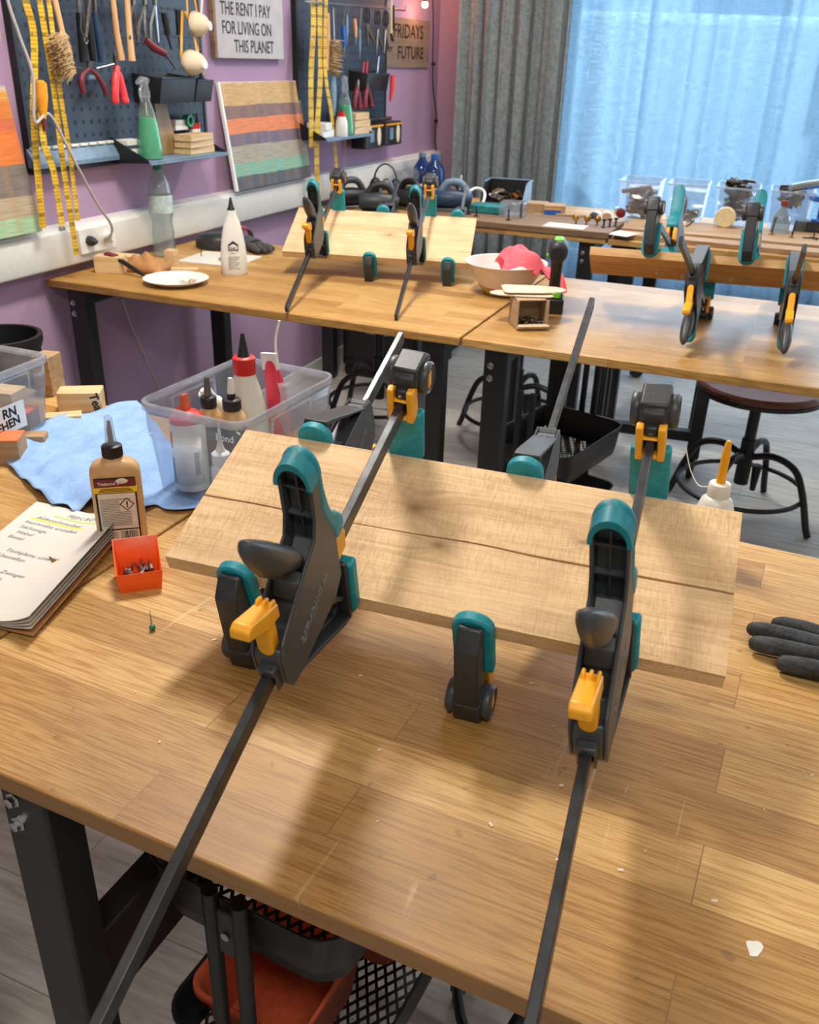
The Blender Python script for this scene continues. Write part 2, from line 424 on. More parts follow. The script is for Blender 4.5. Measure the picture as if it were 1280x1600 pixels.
def arc(c, r, a0, a1, n, ax=('y', 'z')):
    out = []
    for i in range(n+1):
        a = a0+(a1-a0)*i/n; p = dict(x=c[0], y=c[1], z=c[2]); p[ax[0]] += r*math.cos(a); p[ax[1]] += r*math.sin(a); out.append((p['x'], p['y'], p['z']))
    return out
def smooth_path(pts, n=6):
    """Catmull-Rom through pts"""
    P = [V(p) for p in pts]; P = [P[0]*2-P[1]]+P+[P[-1]*2-P[-2]]; out = []
    for i in range(1, len(P)-2):
        for k in range(n):
            t = k/n; a, b, c, d = P[i-1], P[i], P[i+1], P[i+2]
            out.append(.5*((2*b)+(c-a)*t+(2*a-5*b+4*c-d)*t*t+(3*b-a-3*c+d)*t**3))
    out.append(P[-2]); return out
# ------------------------------------------------------------------ room shell
WX = -2.19; BY = 5.66
def wall_mat(name, rgb, rgb2):
    t = NT(name); co = t.coord(); n = t.noise(co, 1.3, 3); f = t.noise(co, 160, 3)
    t.base(t.ramp(n.outputs[0], [(.35, srgb(*rgb2)), (.65, srgb(*rgb))])); t.b.inputs['Roughness'].default_value = .85
    t.b.inputs['Specular IOR Level'].default_value = .2; t.bump(f.outputs[0], .12, .001); return t.m
MT['purple'] = wall_mat('purple wall paint', (174, 146, 174), (164, 137, 166))
MT['pinkw'] = wall_mat('mauve wall paint', (186, 156, 176), (178, 148, 170))
MT['whitew'] = wall_mat('white wall paint', (214, 210, 204), (206, 202, 196))
def floor_mat():
    t = NT('grey vinyl planks'); co = t.coord(rot=(0, 0, .0))
    br = t.n('ShaderNodeTexBrick', i_Vector=co, i_Scale=1.0, offset=.4)
    br.inputs['Color1'].default_value = g1(0); br.inputs['Color2'].default_value = g1(1); br.inputs['Mortar'].default_value = g1(.2)
    br.inputs['Mortar Size'].default_value = .0012; br.inputs['Brick Width'].default_value = 1.1; br.inputs['Row Height'].default_value = .18
    x, y, z = t.xyz(co)[:3]; b0 = t.xyz(br.outputs[0])[0]
    cv = t.n('ShaderNodeCombineXYZ'); t.set(cv.inputs[0], t.math('MULTIPLY', x, .09)); t.set(cv.inputs[1], y); t.set(cv.inputs[2], t.math('MULTIPLY', b0, 9.0))
    g = t.noise(cv.outputs[0], 60, 6, .65, .5)
    c = t.ramp(g.outputs[0], [(.3, srgb(158, 153, 144)), (.5, srgb(194, 189, 180)), (.7, srgb(214, 210, 202))])
    c = t.mix(t.math('MULTIPLY', b0, .2), c, srgb(150, 146, 140)); c = t.mix(t.math('MULTIPLY', br.outputs['Fac'], .6), c, srgb(70, 68, 66))
    t.base(c); t.b.inputs['Roughness'].default_value = .45; t.bump(g.outputs[0], .1, .001); return t.m
MT['floor'] = floor_mat()
struct('floor', MB().b2((WX-.1, -2.2, -.1), (3.3, BY+.12, 0)), 'floor')
struct('ceiling', MB().b2((WX-.1, -2.2, 2.7), (3.3, BY+.12, 2.8)), 'whitew')
struct('wall_left', MB().b2((WX-.1, -2.2, 0), (WX, BY+.12, 2.7)), 'purple')
struct('wall_right', MB().b2((3.2, -2.2, 0), (3.3, BY+.12, 2.7)), 'whitew')
struct('wall_front', MB().b2((WX, -2.2, 0), (3.2, -2.1, 2.7)), 'whitew')
wb = MB(); wx0, wx1, wz0, wz1 = -1.42, 2.5, .4, 2.5
wb.b2((WX, BY, 0), (wx0, BY+.12, 2.7)).b2((wx1, BY, 0), (3.2, BY+.12, 2.7)).b2((wx0, BY, 0), (wx1, BY+.12, wz0)).b2((wx0, BY, wz1), (wx1, BY+.12, 2.7))
struct('wall_back', wb, 'pinkw')
wf = MB()
for a, b in ((wx0, wx0+.06), (-.02, .04), (wx1-.06, wx1)): wf.b2((a, BY+.03, wz0), (b, BY+.09, wz1))
for a, b in ((wz0, wz0+.06), (2.02, 2.07), (wz1-.06, wz1)): wf.b2((wx0, BY+.03, a), (wx1, BY+.09, b))
w1 = struct('window_1', wf, 'white', bevel=.004)
t = NT('window glass'); t.b.inputs['Transmission Weight'].default_value = 1; t.b.inputs['Roughness'].default_value = 0; t.b.inputs['IOR'].default_value = 1.01
t.base(srgb(240, 248, 252)); MT['glass'] = t.m
obj('pane', MB().b2((wx0+.06, BY+.055, wz0+.06), (wx1-.06, BY+.061, wz1-.06)), 'glass', w1)
struct('baseboard_left', MB().b2((WX, -2.1, 0), (WX+.014, BY, .07)), 'white', bevel=.003)
struct('baseboard_back', MB().b2((WX+.014, BY-.014, 0), (3.2, BY, .07)), 'white', bevel=.003)
# cable trunking along the left wall
tr = MB().prism([(WX, .862), (WX+.05, .866), (WX+.055, .875), (WX+.055, .972), (WX+.045, .978), (WX+.045, .985), (WX, .99)], -2.1, 5.64, 'y')
struct('trim_1', tr, 'white', bevel=.002)

# --- outside: paved street, facade opposite, parked van, all seen only through the sheer curtain
t = NT('street paving'); n = t.noise(t.coord(), 3, 4); t.base(t.ramp(n.outputs[0], [(.3, srgb(120, 128, 134)), (.7, srgb(176, 184, 190))])); t.b.inputs['Roughness'].default_value = .9; MT['street'] = t.m
struct('ground_outside', MB().b2((-14, BY+.12, -.2), (16, 30, -.1)), 'street')
fac = thing('building', 'pale plastered house front across the street behind the sheer curtain', 'building', (0, 16, -.1))
obj('wall', MB().b2((-12, 0, 0), (14, 4, 9)), plain('pale plaster', (196, 206, 214), .9, 0, .06, .1, 3), fac)
for i in range(6):
    for j in range(2):
        fr = obj('window', MB().b2((-9+i*3.4, -.06, 1.2+j*3.2), (-7.4+i*3.4, .02, 3.1+j*3.2)), 'white', fac, bevel=.02)
        obj('pane', MB().b2((-8.9+i*3.4, -.08, 1.3+j*3.2), (-7.5+i*3.4, -.05, 3.0+j*3.2)), plain('dark glazing', (60, 84, 104), .1, 0, .1, 0), fr)
van = thing('van', 'white parked van blurred behind the sheer curtain', 'van', (-.6, 9.2, -.1))
obj('body', MB().prism([(-2.3, .35), (2.4, .35), (2.45, .9), (1.9, 1.1), (1.35, 1.95), (-2.2, 2.0), (-2.35, 1.2)], -.9, .9, 'y'), 'white', van, bevel=.08, seg=3)
obj('window', MB().prism([(.5, 1.15), (1.6, 1.15), (1.2, 1.8), (.5, 1.8)], -.92, -.89, 'y'), plain('van glass', (40, 60, 76), .1, 0, .1, 0), van)
for x in (-1.4, 1.5): obj('wheel', MB().cyl((x, -.95, .33), (x, -.75, .33), .33, seg=24), 'blackp', van, bevel=.03)
obj('tail_lamp', MB().b2((-2.37, -.88, .8), (-2.28, -.6, 1.15)), 'red', van, bevel=.02)
gt = thing('lattice_gate', 'folding lattice gate outside at the left of the window', 'gate', (-2.75, 6.6, -.1))
g = MB()
for i in range(5):
    for j in range(14):
        x = i*.22; z = j*.22
        g.tube([(x, 0, z), (x+.22, 0, z+.22)], .012, 6).tube([(x+.22, .03, z), (x, .03, z+.22)], .012, 6)
obj('lattice', g, 'dsteel', gt)
bush = MB(); random.seed(3)
for i in range(260):
    a = random.uniform(0, 2*PI); r = random.uniform(.2, .8); c = V((r*math.cos(a), r*math.sin(a)*.5, random.uniform(.2, 1.5)))
    d = V((random.uniform(-1, 1), random.uniform(-1, 1), random.uniform(-.3, 1))).normalized()*.12; e = d.orthogonal().normalized()*.05
    bush._add([c, c+d*.5+e, c+d, c+d*.5-e], [(0, 1, 2, 3)])
bs = obj('shrub', bush, plain('leaf green', (86, 130, 96), .7, 0, .2, 0), solid=.004); bs.location = (1.5, 7.4, -.1)
tag(bs, 'leafy shrub outside the window at its right side', 'shrub')

# --- curtains
def curtain(name, x0, x1, y, z0, z1, folds, amp, mat, label, cat, seed, lean=0):
    random.seed(seed); ph = [random.uniform(0, 6.28) for _ in range(4)]
    nu = int(folds*14); nv = 14
    def fn(a, b):
        x = x0+(x1-x0)*a; w = a*folds*2*PI
        d = amp*(math.sin(w+.9*math.sin(w*.31+ph[0]))*.7+.35*math.sin(w*.53+ph[1]+b*.5)+.25*math.sin(w*1.9+ph[2]))
        d *= .8+.35*(1-b)
        return (x+.35*d*math.cos(w+ph[3])+lean*(1-b), y+d, z0+(z1-z0)*b)
    o = obj(name, MB().grid(fn, nu, nv), mat, solid=.0012); return tag(o, label, cat)
MT['drape'] = fabric('grey woven drape', (152, 160, 162), (104, 112, 115), 700, .95, .4)
curtain('drape', -1.96, -1.335, 5.43, .02, 2.68, 7, .042, 'drape', 'heavy grey woven curtain hanging beside the window', 'curtain', 5)
t = NT('blue sheer'); t.t.nodes.remove(t.b)
co = t.coord((1, 1, .06)); co2 = t.coord((.06, .06, 1)); n1 = t.noise(co, 420, 2); n2 = t.noise(co2, 300, 2)
wv = t.math('MULTIPLY', t.math('ADD', n1.outputs[0], n2.outputs[0]), .5)
tr = t.n('ShaderNodeBsdfTransparent'); tr.inputs[0].default_value = srgb(214, 234, 250)
tl = t.n('ShaderNodeBsdfTranslucent'); tl.inputs[0].default_value = srgb(182, 208, 224)
df = t.n('ShaderNodeBsdfDiffuse'); df.inputs[0].default_value = srgb(168, 200, 222)
m0 = t.n('ShaderNodeMixShader', i_0=.30); t.set(m0.inputs[1], tl.outputs[0]); t.set(m0.inputs[2], df.outputs[0])
m1 = t.n('ShaderNodeMixShader'); t.set(m1.inputs[0], t.math('MINIMUM', t.math('ADD', t.ramp(wv, [(.36, g1(.34)), (.60, g1(.72))]), t.math('MULTIPLY', t.n('ShaderNodeLayerWeight', i_Blend=.5).outputs[1], .45)), .97)); t.set(m1.inputs[1], tr.outputs[0]); t.set(m1.inputs[2], m0.outputs[0])
t.t.links.new(m1.outputs[0], t.out.inputs[0]); MT['sheer'] = t.m
curtain('sheer_curtain', -1.42, 1.35, 5.55, .03, 2.68, 13, .042, 'sheer', 'translucent blue sheer curtain across the window', 'curtain', 9)

# ------------------------------------------------------------------ benches
BH = .835; TT = .024
def bench(name, label, loc, rzz, L, D, topmat, group='workbenches', xl=.055, low=False):
    r = thing(name, label, 'workbench', loc, rzz, group)
    obj('bench_top', MB().b2((0, 0, BH-TT), (L, D, BH)), topmat, r, bevel=.003, seg=2)
    z1 = BH-TT
    for x in (xl, L-xl-.065):
        for y in (.03, D-.08):
            lg = obj('leg', MB().b2((x, y, .012), (x+.065, y+.05, z1)), 'black', r, bevel=.004)
            for dz in (.05, .085): obj('bolt', MB().lathe([(.001, -.006), (.0065, -.005), (.0065, 0), (.010, .001), (.010, .003)], (x+.02, y-.003, z1-dz), 6, 'y'), 'chrome', lg)
            obj('foot', MB().lathe([(.02, 0), (.022, .004), (.018, .012)], (x+.032, y+.025, 0), 16), 'blackp', lg)
        obj('side_rail', MB().b2((x+.012, .08, z1-(.12 if low else .06)), (x+.053, D-.08, z1)), 'black', r, bevel=.003)
        if low: obj('side_rail', MB().b2((x+.012, .08, .37), (x+.053, D-.08, .50)), 'black', r, bevel=.003)
    obj('back_rail', MB().b2((xl+.065, D-.075, z1-.12), (L-xl-.065, D-.045, z1)), 'black', r, bevel=.003)
    return r
DA = -.03523
sa, ca = math.sin(DA), math.cos(DA)
fx, fy = -.82, .4935
bench('workbench', 'near oak workbench carrying the big glued board in clamps', (fx, fy, 0), DA, 1.43, .884, 'bench_a', xl=.135, low=True)
Lw = 1.34; bench('workbench', 'near oak workbench with the storage boxes and notebook', (fx-.006-Lw*ca, fy-Lw*sa, 0), DA, Lw, .884, 'bench_a')
bench('workbench', 'middle oak workbench against the purple wall with white plate', (-2.175, 2.223, 0), 0, 1.405, .884, 'bench_b')
bench('workbench', 'middle oak workbench with pink cloth bowl and drill', (-.762, 2.223, 0), 0, 1.43, .884, 'bench_d')
bench('workbench', 'far oak workbench under the grey curtain with power tools', (-2.175, 3.95, 0), 0, 1.44, .884, 'bench_c')
bench('workbench', 'far oak workbench under the sheer curtain with clear bins', (-.728, 3.95, 0), 0, 1.43, .884, 'bench_c')
# ------------------------------------------------------------------ glued boards
def glued_board(L, W, T, y_split, mat, M, label, wav, gap):
    r = thing('glued_board', label, 'board', group='glued boards in clamps')
    r.matrix_world = M
    n = 60
    def edge(i): 
        x = -L/2+L*i/n; return y_split+wav*(math.sin(x*9+.6)+.55*math.sin(x*23+1.2)+.3*math.sin(x*47))
    def gp(i):
        x = -L/2+L*i/n; return gap*(.45+.55*abs(math.sin(x*5.1+.5)))
    A = [(-L/2, 0), (L/2, 0)]+[(-L/2+L*i/n, edge(i)-gp(i)/2) for i in range(n, -1, -1)]
    B = [(-L/2+L*i/n, edge(i)+gp(i)/2) for i in range(n+1)]+[(L/2, W), (-L/2, W)]
    obj('plank', MB().prism(A, -T, 0, 'z'), mat, r, angle=60)
    obj('plank', MB().prism(B, -T, 0, 'z'), mat, r, angle=60)
    return r
def axes(th, ti, ro):
    u = V((math.cos(th)*math.cos(ro), math.sin(th)*math.cos(ro), math.sin(ro))); w0 = V((-math.sin(th), math.cos(th), 0)); n0 = u.cross(w0)
    w = w0*math.cos(ti)+n0*math.sin(ti); return u, w, u.cross(w)

# ------------------------------------------------------------------ one-handed bar clamp, local frame: bar along +y, jaws towards -z, grip towards +z,
# movable jaw face at y=0, fixed jaw face at y=W
def make_clamp(W, y_end, label, grp, tall=1.36):
    r = thing('bar_clamp', label, 'clamp', group=grp)
    hz = lambda z: z if z < .09 else .09+(z-.09)*tall
    bar = MB().b2((-.0045, -y_end, -.010), (.0045, W+.045, .010))
    bar.cyl((-.0052, -y_end+.03, 0), (.0052, -y_end+.03, 0), .003, seg=10)
    obj('bar', bar, 'steel', r, bevel=.0012)
    KX = .72; SX = Matrix.Diagonal((KX, 1, 1, 1))
    # body: two cheeks around a sunken core, closed at the rear
    side = [(-.156, -.026), (-.163, -.010), (-.164, .030), (-.158, .046), (-.124, .066), (-.098, .080), (-.074, .090), (-.067, hz(.105)), (-.066, hz(.138)), (-.052, hz(.138)), (-.042, .090), (-.036, .075), (-.028, .045), (-.026, -.012), (-.045, -.028), (-.138, -.030)]
    core = [(-.150, -.022), (-.150, .018), (-.125, .024), (-.112, .045), (-.085, .058), (-.058, .075), (-.0555, hz(.12)), (-.0550, hz(.150)), (-.049, hz(.148)), (-.042, hz(.10)), (-.032, .04), (-.030, -.010), (-.045, -.026), (-.138, -.028)]
    b = MB().prism(side, -.0225, -.0175, 'x').prism(side, .0175, .0225, 'x').prism(core, -.018, .018, 'x')
    b.prism([(-.156, -.026), (-.163, -.010), (-.164, .028), (-.160, .036), (-.150, .034), (-.146, -.024)], -.018, .018, 'x')   # rear wall
    b.prism([(-.116, .052), (-.110, .071), (-.098, .076), (-.100, .052)], -.018, .018, 'x')                               # bridge
    b.b2((-.012, -.172, .008), (.012, -.156, .017)).b2((-.012, -.169, -.018), (-.0065, -.155, .012)).b2((.0065, -.169, -.018), (.012, -.155, .012))
    body = obj('clamp_body', b.xf(SX), 'darkp', r, bevel=.0024, seg=2)
    text('lettering', 'wolfcraft', .0200, 'lettering', body, frame((.0226*KX, -.060, .034), V((0, -1, -.32)).normalized(), V((0, .32, -1)).normalized(), V((1, 0, 0))), .0006, shear=.15, bold=.0004)
    text('lettering', 'wolfcraft', .0200, 'lettering', body, frame((-.0226*KX, -.150, -.004), V((0, 1, .32)).normalized(), V((0, -.32, 1)).normalized(), V((-1, 0, 0))) if False else frame((-.0226*KX, -.150, .012), V((0, 1, .32)).normalized()*1, V((0, .32, -1)).normalized(), V((-1, 0, 0))), .0006, shear=.15, bold=.0004)
    # ribs in the hollow back of the grip
    rb = MB().b2((-.0012, -.061, .080), (.0012, -.050, hz(.150)))
    for z in (.104, .130): rb.b2((-.0178, -.062, hz(z)-.001), (.0178, -.05, hz(z)+.001))
    rb.cyl((0, -.0625, hz(.146)), (0, -.05, hz(.146)), .0028, seg=12)
    obj('grip_rib', rb.xf(SX), 'darkp', body)
    # teal soft grip: front skin of the handle closing into a rounded tip
    zc = hz(.146); R = []
    prof = [(.046, -.030, -.012), (.052, -.032, -.008), (.062, -.034, -.010), (.076, -.040, -.020), (.088, -.046, -.031), (hz(.10), -.0515, -.036), (hz(.12), -.0525, -.041), (hz(.138), -.0535, -.0425)]
    for z, yb, yf in prof: R.append([(x, y, z) for x, y in rrect(.048, yf-yb, .005, 3, 0, (yb+yf)/2)])
    g = MB().rings(R)
    R = []
    for k in range(0, 11):
        t_ = k/10*.98; z = hz(.136)+.027*math.sin(t_*PI/2); hw = .024*math.cos(t_*PI/2)**.7+.0008
        R.append([(x, y, z) for x, y in rrect(2*hw, .012-.003*t_, min(.005, hw*.6), 3, 0, -.0485)])
    g.rings(R)
    out = [(.0243*math.cos(q_), hz(.136)+.028*math.sin(q_)) for q_ in [PI*(-.02+1.04*i/18) for i in range(19)]]
    inn = [(.0190*math.cos(q_), hz(.136)+.020*math.sin(q_)) for q_ in [PI*(1.02-1.04*i/18) for i in range(19)]]
    g.prism(out+inn, -.0695, -.052, 'y')
    obj('grip_cover', g.xf(SX), 'teal', r, bevel=.0015, seg=2, angle=55)
    # trigger
    R = []
    for (y, z, hw, hu, hd) in ((-.084, .045, .012, .009, .009), (-.088, .074, .013, .010, .010), (-.098, .096, .017, .008, .016), (-.112, .116, .0200, .007, .024), (-.128, .138, .0200, .007, .024), (-.143, .158, .017, .006, .018), (-.153, .171, .012, .005, .011), (-.158, .178, .005, .003, .004)):
        nn = V((0, .78, .62)) if z > .09 else V((0, .98, .2))
        R.append([V((0, y, z))+V((1, 0, 0))*hw*math.cos(a)+nn*(hu if math.sin(a) > 0 else hd)*math.sin(a) for a in [2*PI*i/20 for i in range(20)]])
    obj('trigger', MB().rings(R).xf(SX), 'darkp', r, angle=70)
    # yellow release lever
    lv = MB().prism(rrect(.0220, .050, .0105, 6, 0, .055), -.1635, -.150, 'y')
    lv.prism([(-.142, .066), (-.142, .084), (-.160, .094), (-.186, .110), (-.193, .108), (-.195, .099), (-.186, .092), (-.164, .074)], -.0125, .0125, 'x')
    for x in (-.0085, 0, .0085): lv.prism([(-.162, .082), (-.150, .094), (-.142, .090), (-.142, .082)], x-.0022, x+.0022, 'x')
    obj('release_lever', lv.xf(SX), 'yellow', r, bevel=.002, seg=2)
    # yellow slide on the jaw side of the body
    cp = [(-.030, .006), (-.030, .048), (-.012, .046), (-.004, .030), (-.006, .008)]
    obj('catch', MB().prism(cp, .0052, .0150, 'x').prism(cp, -.0150, -.0052, 'x'), 'yellow', r, bevel=.002)
    # movable jaw arm: web with openings and a flange along its slope
    a = MB().prism([(-.138, -.028), (-.018, -.100), (-.014, -.100), (-.014, -.012), (-.030, -.012), (-.026, -.022), (-.024, -.080), (-.030, -.084), (-.1, -.042), (-.085, -.030)], -.0045, .0045, 'x')
    a.prism([(-.142, -.024), (-.030, -.098), (-.016, -.104), (-.014, -.098), (-.030, -.091), (-.136, -.024)], -.0165, .0165, 'x')
    a.prism([(-.050, -.026), (-.020, -.060), (-.020, -.068), (-.062, -.026)], -.012, .012, 'x')
    a.prism([(-.020, -.100), (-.014, -.100), (-.014, -.008), (-.020, -.008)], -.0175, .0175, 'x')
    obj('jaw_arm', a, 'darkp2', r, bevel=.0015)
    def pad(y0, y1, name):
        z0, z1 = -.105, -.014
        o2 = [(-.0225, z1), (.0225, z1)]+[(.0225*math.cos(t), z0+.020-.020*math.sin(t)) for t in [PI*i/12 for i in range(13)]]
        return obj(name, MB().prism(o2, y0, y1, 'y'), 'teal', r, bevel=.003, seg=2)
    pad(-.0145, 0, 'jaw_pad')
    # fixed jaw
    pad(W, W+.0145, 'jaw_pad')
    f = MB().prism([(W+.013, -.096), (W+.020, -.100), (W+.040, -.080), (W+.048, -.02), (W+.048, .040), (W+.040, .045), (W+.010, .045), (W-.002, .038), (W-.002, .020), (W+.013, .010)], -.0135, .0135, 'x')
    f.prism([(W+.004, .022), (W+.006, .047), (W+.044, .047), (W+.050, .040), (W+.050, .008), (W+.030, .000)], -.0160, .0160, 'x')
    f.b2((-.0075, W-.009, .012), (.0075, W+.01, .026))
    fj = obj('fixed_jaw', f, 'darkp2', r, bevel=.003, seg=2)
    obj('screw', MB().lathe([(.0026, 0), (.0026, .0018), (.001, .002)], (0, W-.0105, .019), 10, 'y'), 'chrome', fj)
    for sx in (-1, 1):
        k = MB().lathe([(.0190, 0), (.0200, .003), (.0200, .007), (.0175, .010), (.0155, .008)], (0, 0, 0), 28, 'x')
        if sx < 0: k.xf(Matrix.Diagonal((-1, 1, 1, 1)))
        k.xf(Matrix.Translation((sx*.0160, W+.028, .022)))
        kn = obj('jaw_knob', k, 'darkp', r)
        obj('knob_inset', MB().b2((sx*.0242-.0010, W+.021, .012), (sx*.0242+.0010, W+.031, .032)), 'yellow', kn)
    y = MB()
    for sx in (-1, 1): y.prism([(W-.013, -.018), (W-.015, .029), (W-.006, .030), (W+.006, .022), (W+.008, -.010), (W+.0, -.018)], sx*.0160, sx*.0078, 'x')
    y.b2((-.010, W-.0125, .0105), (.010, W+.003, .0135)); y.b2((-.010, W-.0115, -.017), (.010, W+.002, -.0108))
    obj('catch', y, 'yellow', r, bevel=.0018)
    return r

GRP = 'bar clamps holding the glued boards'
def upper(o, u, w, n, uc, h, roll):
    n2 = n*math.cos(roll)+u*math.sin(roll); u2 = u*math.cos(roll)-n*math.sin(roll)
    return frame(o+u*uc+n*h, u2, w, n2)
def lower(o, u, w, n, uc, W, h, roll=0):
    n2 = n*math.cos(roll)+u*math.sin(roll); u2 = u*math.cos(roll)-n*math.sin(roll)
    return frame(o+u*uc+w*W-n*h, u2, -w, -n2)
def place(proto_used, M, label):
    c = dup(proto_used, label, GRP, M=M); return c

# --- assembly on the near bench
u, w, n = axes(.0795, .3662, -.0116); o1 = V((-.2903, .7622, .965)); W1 = .2264; L1 = .629
MT['board_a'] = rough_board('sawn softwood near', L1, W1, [(-.052, .143, .022), (-.009, .094, .013), (.148, .138, .009), (-.182, .116, .009)], saw=1.0)
glued_board(L1, W1, .0215, .104, 'board_a', frame(o1, u, w, n), 'wide sawn softwood board glued from two planks with dark crack', .0018, .0034)
PA = make_clamp(W1, .74, 'x', GRP)
PA.matrix_world = upper(o1, u, w, n, -.087, .087, .06); PA['label'] = 'near clamp over the board with tilted grip, left of the two upright ones'
place(PA, upper(o1, u, w, n, .202, .087, -.07), 'near upright clamp over the right half of the big board')
PB = make_clamp(W1, .345, 'near clamp under the board beside the glue storage box', GRP, .82)
PB.matrix_world = lower(o1, u, w, n, -.218, W1, .083)
PC = make_clamp(W1, .50, 'near clamp under the middle of the big board', GRP, .82)
PC.matrix_world = lower(o1, u, w, n, .060, W1, .083)
# --- assembly on the middle bench (left)
def tw(M, yaw=0, pitch=0): return M @ Matrix.Rotation(yaw, 4, 'Z') @ Matrix.Rotation(pitch, 4, 'X')
W2 = .26; L2 = .62
u, w, n = axes(.26, .42, -.011); o2 = V((-1.252, 2.725, BH+.077))
MT['board_b'] = rough_board('smooth softwood', L2, W2, [(.03, .13, .014), (.09, .20, .010), (.14, .12, .008)], (0, 2, 4), saw=.1)
glued_board(L2, W2, .022, .125, 'board_b', frame(o2, u, w, n), 'smooth pale glued board propped in clamps on the middle bench', .0008, .0005)
P2 = make_clamp(W2, .47, 'bar clamp over the smooth pale board nearest the white glue bottle', GRP)
P2.matrix_world = tw(upper(o2, u, w, n, -.168, .105, 0), 0, -.07)
place(P2, tw(upper(o2, u, w, n, .148, .105, -.02), 0, -.07), 'bar clamp over the middle of the smooth pale board')
P2b = make_clamp(W2, .33, 'bar clamp under the middle of the smooth pale board', GRP, .82)
P2b.matrix_world = lower(o2, u, w, n, -.015, W2, .083)
place(P2b, lower(o2, u, w, n, .243, W2, .083), 'bar clamp under the smooth pale board beside the milky bowl')
# --- assembly on the middle bench (right): propped towards the viewer
th = .1511; W3 = .245; L3 = .66
u, w, n = axes(th+PI, .40, 0); o3 = V((-.2166, 2.7944, .9546))
MT['board_c'] = rough_board('shade-tinted softwood strip', L3, W3, [(-.1, .1, .012)], (-18, -24, -28), saw=.25)  # negative tint puts the shade of the underside into the wood colour
glued_board(L3, W3, .022, .12, 'board_c', frame(o3, u, w, n), 'glued board tipped towards the viewer, showing its underside near the stool', .0006, .0005)
P3 = make_clamp(W3, .16, 'clamp over the tipped board, left one with teal grip upright', GRP)
P3.matrix_world = tw(upper(o3, u, w, n, .117, .087, 0), -.22)
place(P3, tw(upper(o3, u, w, n, -.118, .087, 0), -.16), 'clamp over the tipped board, right one with teal grip upright')
P3b = make_clamp(W3, .48, 'clamp hanging below the tipped board, left one with grip resting on bench', GRP, .86)
P3b.matrix_world = tw(lower(o3, u, w, n, .035, W3, .083), .17)
place(P3b, tw(lower(o3, u, w, n, -.20, W3, .083), .13), 'clamp hanging below the tipped board, right one beside the frame edge')
# ------------------------------------------------------------------ things on the near bench
def storage_box(name, label, loc, rzz, W, D, H, mat='clear', grp=None):
    r = thing(name, label, 'storage box', loc, rzz, grp)
    t = .0016
    def ring(k, z): 
        return [(x, y, z) for x, y in rrect(W*k, D*k, .022*k, 5)]
    w_, d_ = W, D
    R = [ [(x, y, z) for x, y in rrect(W*.86, D*.88, .02, 5)] for z in (.0,) ]
    R += [[(x, y, H*.62) for x, y in rrect(W*.93, D*.94, .022, 5)], [(x, y, H*.63) for x, y in rrect(W*.95, D*.955, .022, 5)], [(x, y, H-.006) for x, y in rrect(W*.965, D*.97, .024, 5)]]
    obj('tub', MB().rings(R, True, False), mat, r, solid=t, angle=50)
    rim = MB()
    P = [V((x, y, H)) for x, y in rrect(W, D, .028, 6)]; P.append(P[0]); 
    Q = [[], [], [], [], []]
    for prof_i, (k, dz) in enumerate(((.965, -.006), (.972, .0), (1.0, .0), (1.003, -.003), (1.003, -.012))):
        Q[prof_i] = [(x, y, H+dz) for x, y in rrect(W*k, D*k, .028, 6)]
    rim.rings(Q, False, False)
    obj('rim', rim, 'clearw', r, solid=.0018, angle=60)
    hb = MB()
    for sx in (-1, 1):
        hb.tube([(sx*W*.478, -D*.2, H*.60), (sx*W*.488, -D*.2, H*.88), (sx*W*.488, D*.2, H*.88), (sx*W*.478, D*.2, H*.60)], .0022, 6)
    obj('moulded_handle', hb, 'clearw', r)
    return r
storage_box('storage_box', 'clear open storage box full of glue bottles behind the big board', (-.800, 1.215, BH+.0055), -.06, .205, .285, .158)
storage_box('storage_box', 'clear storage box of wood offcuts with handwritten label at left edge', (-1.372, 1.142, BH), .02, .285, .205, .150)
MT['label'] = plain('label film', (232, 236, 236), .6, 0, .05, .05)
lb = obj('paper_label', MB().b2((-1.2355, 1.085, .872), (-1.2345, 1.165, .922)), 'label'); tag(lb, 'white label with black handwriting on the offcut box', 'label')
lb.matrix_world = Matrix.Translation((0, 0, 0))
text('lettering', 'RN', .024, 'ink', lb, frame((-1.2343, 1.112, .900), V((0, 1, 0)), V((0, 0, 1)), V((1, 0, 0))), .0002, bold=.0007)
text('lettering', 'IEHEN', .022, 'ink', lb, frame((-1.2343, 1.090, .877), V((0, 1, .1)).normalized(), V((0, -.1, 1)).normalized(), V((1, 0, 0))), .0002, bold=.0007)
def block(loc, size, rot, mat, label, name='wood_offcut', cat='wood block', grp='wood offcuts on the near bench'):
    o = obj(name, MB().box((0, 0, 0), size), mat, None, bevel=.0012, seg=1); o.location = (loc[0], loc[1], loc[2]+size[2]/2); o.rotation_euler = (0, 0, rot)
    return tag(o, label, cat, grp)
MT['blockor'] = plain('orange painted wood', (228, 118, 66), .6, 0, .15, .2)
def painted_block(loc, size, rot, label):
    r = thing('wood_offcut', label, 'wood block', loc, rot, 'wood offcuts on the near bench')
    obj('block', MB().box((0, 0, size[2]/2-.001), (size[0], size[1], size[2]-.002)), 'plank', r, bevel=.001)
    obj('painted_top', MB().box((0, 0, size[2]-.001), (size[0], size[1], .002)), 'blockor', r)
    return r
b1 = block((-1.275, 1.352, BH), (.085, .048, .042), .55, 'pine', 'pine offcut with black handwriting on its end behind the blue towel')
text('lettering', 'Tea', .024, 'ink', b1, frame((-.012, -.0242, .008), V((0, 0, -1)), V((1, 0, 0)), V((0, -1, 0))) if False else frame((.0427, .019, .012), V((0, 0, -1)), V((0, -1, 0)) * -1, V((1, 0, 0))) if False else frame((.020, -.0243, .017), V((.25, 0, -.97)), V((.97, 0, .25)), V((0, -1, 0))), .0002, bold=.0006)
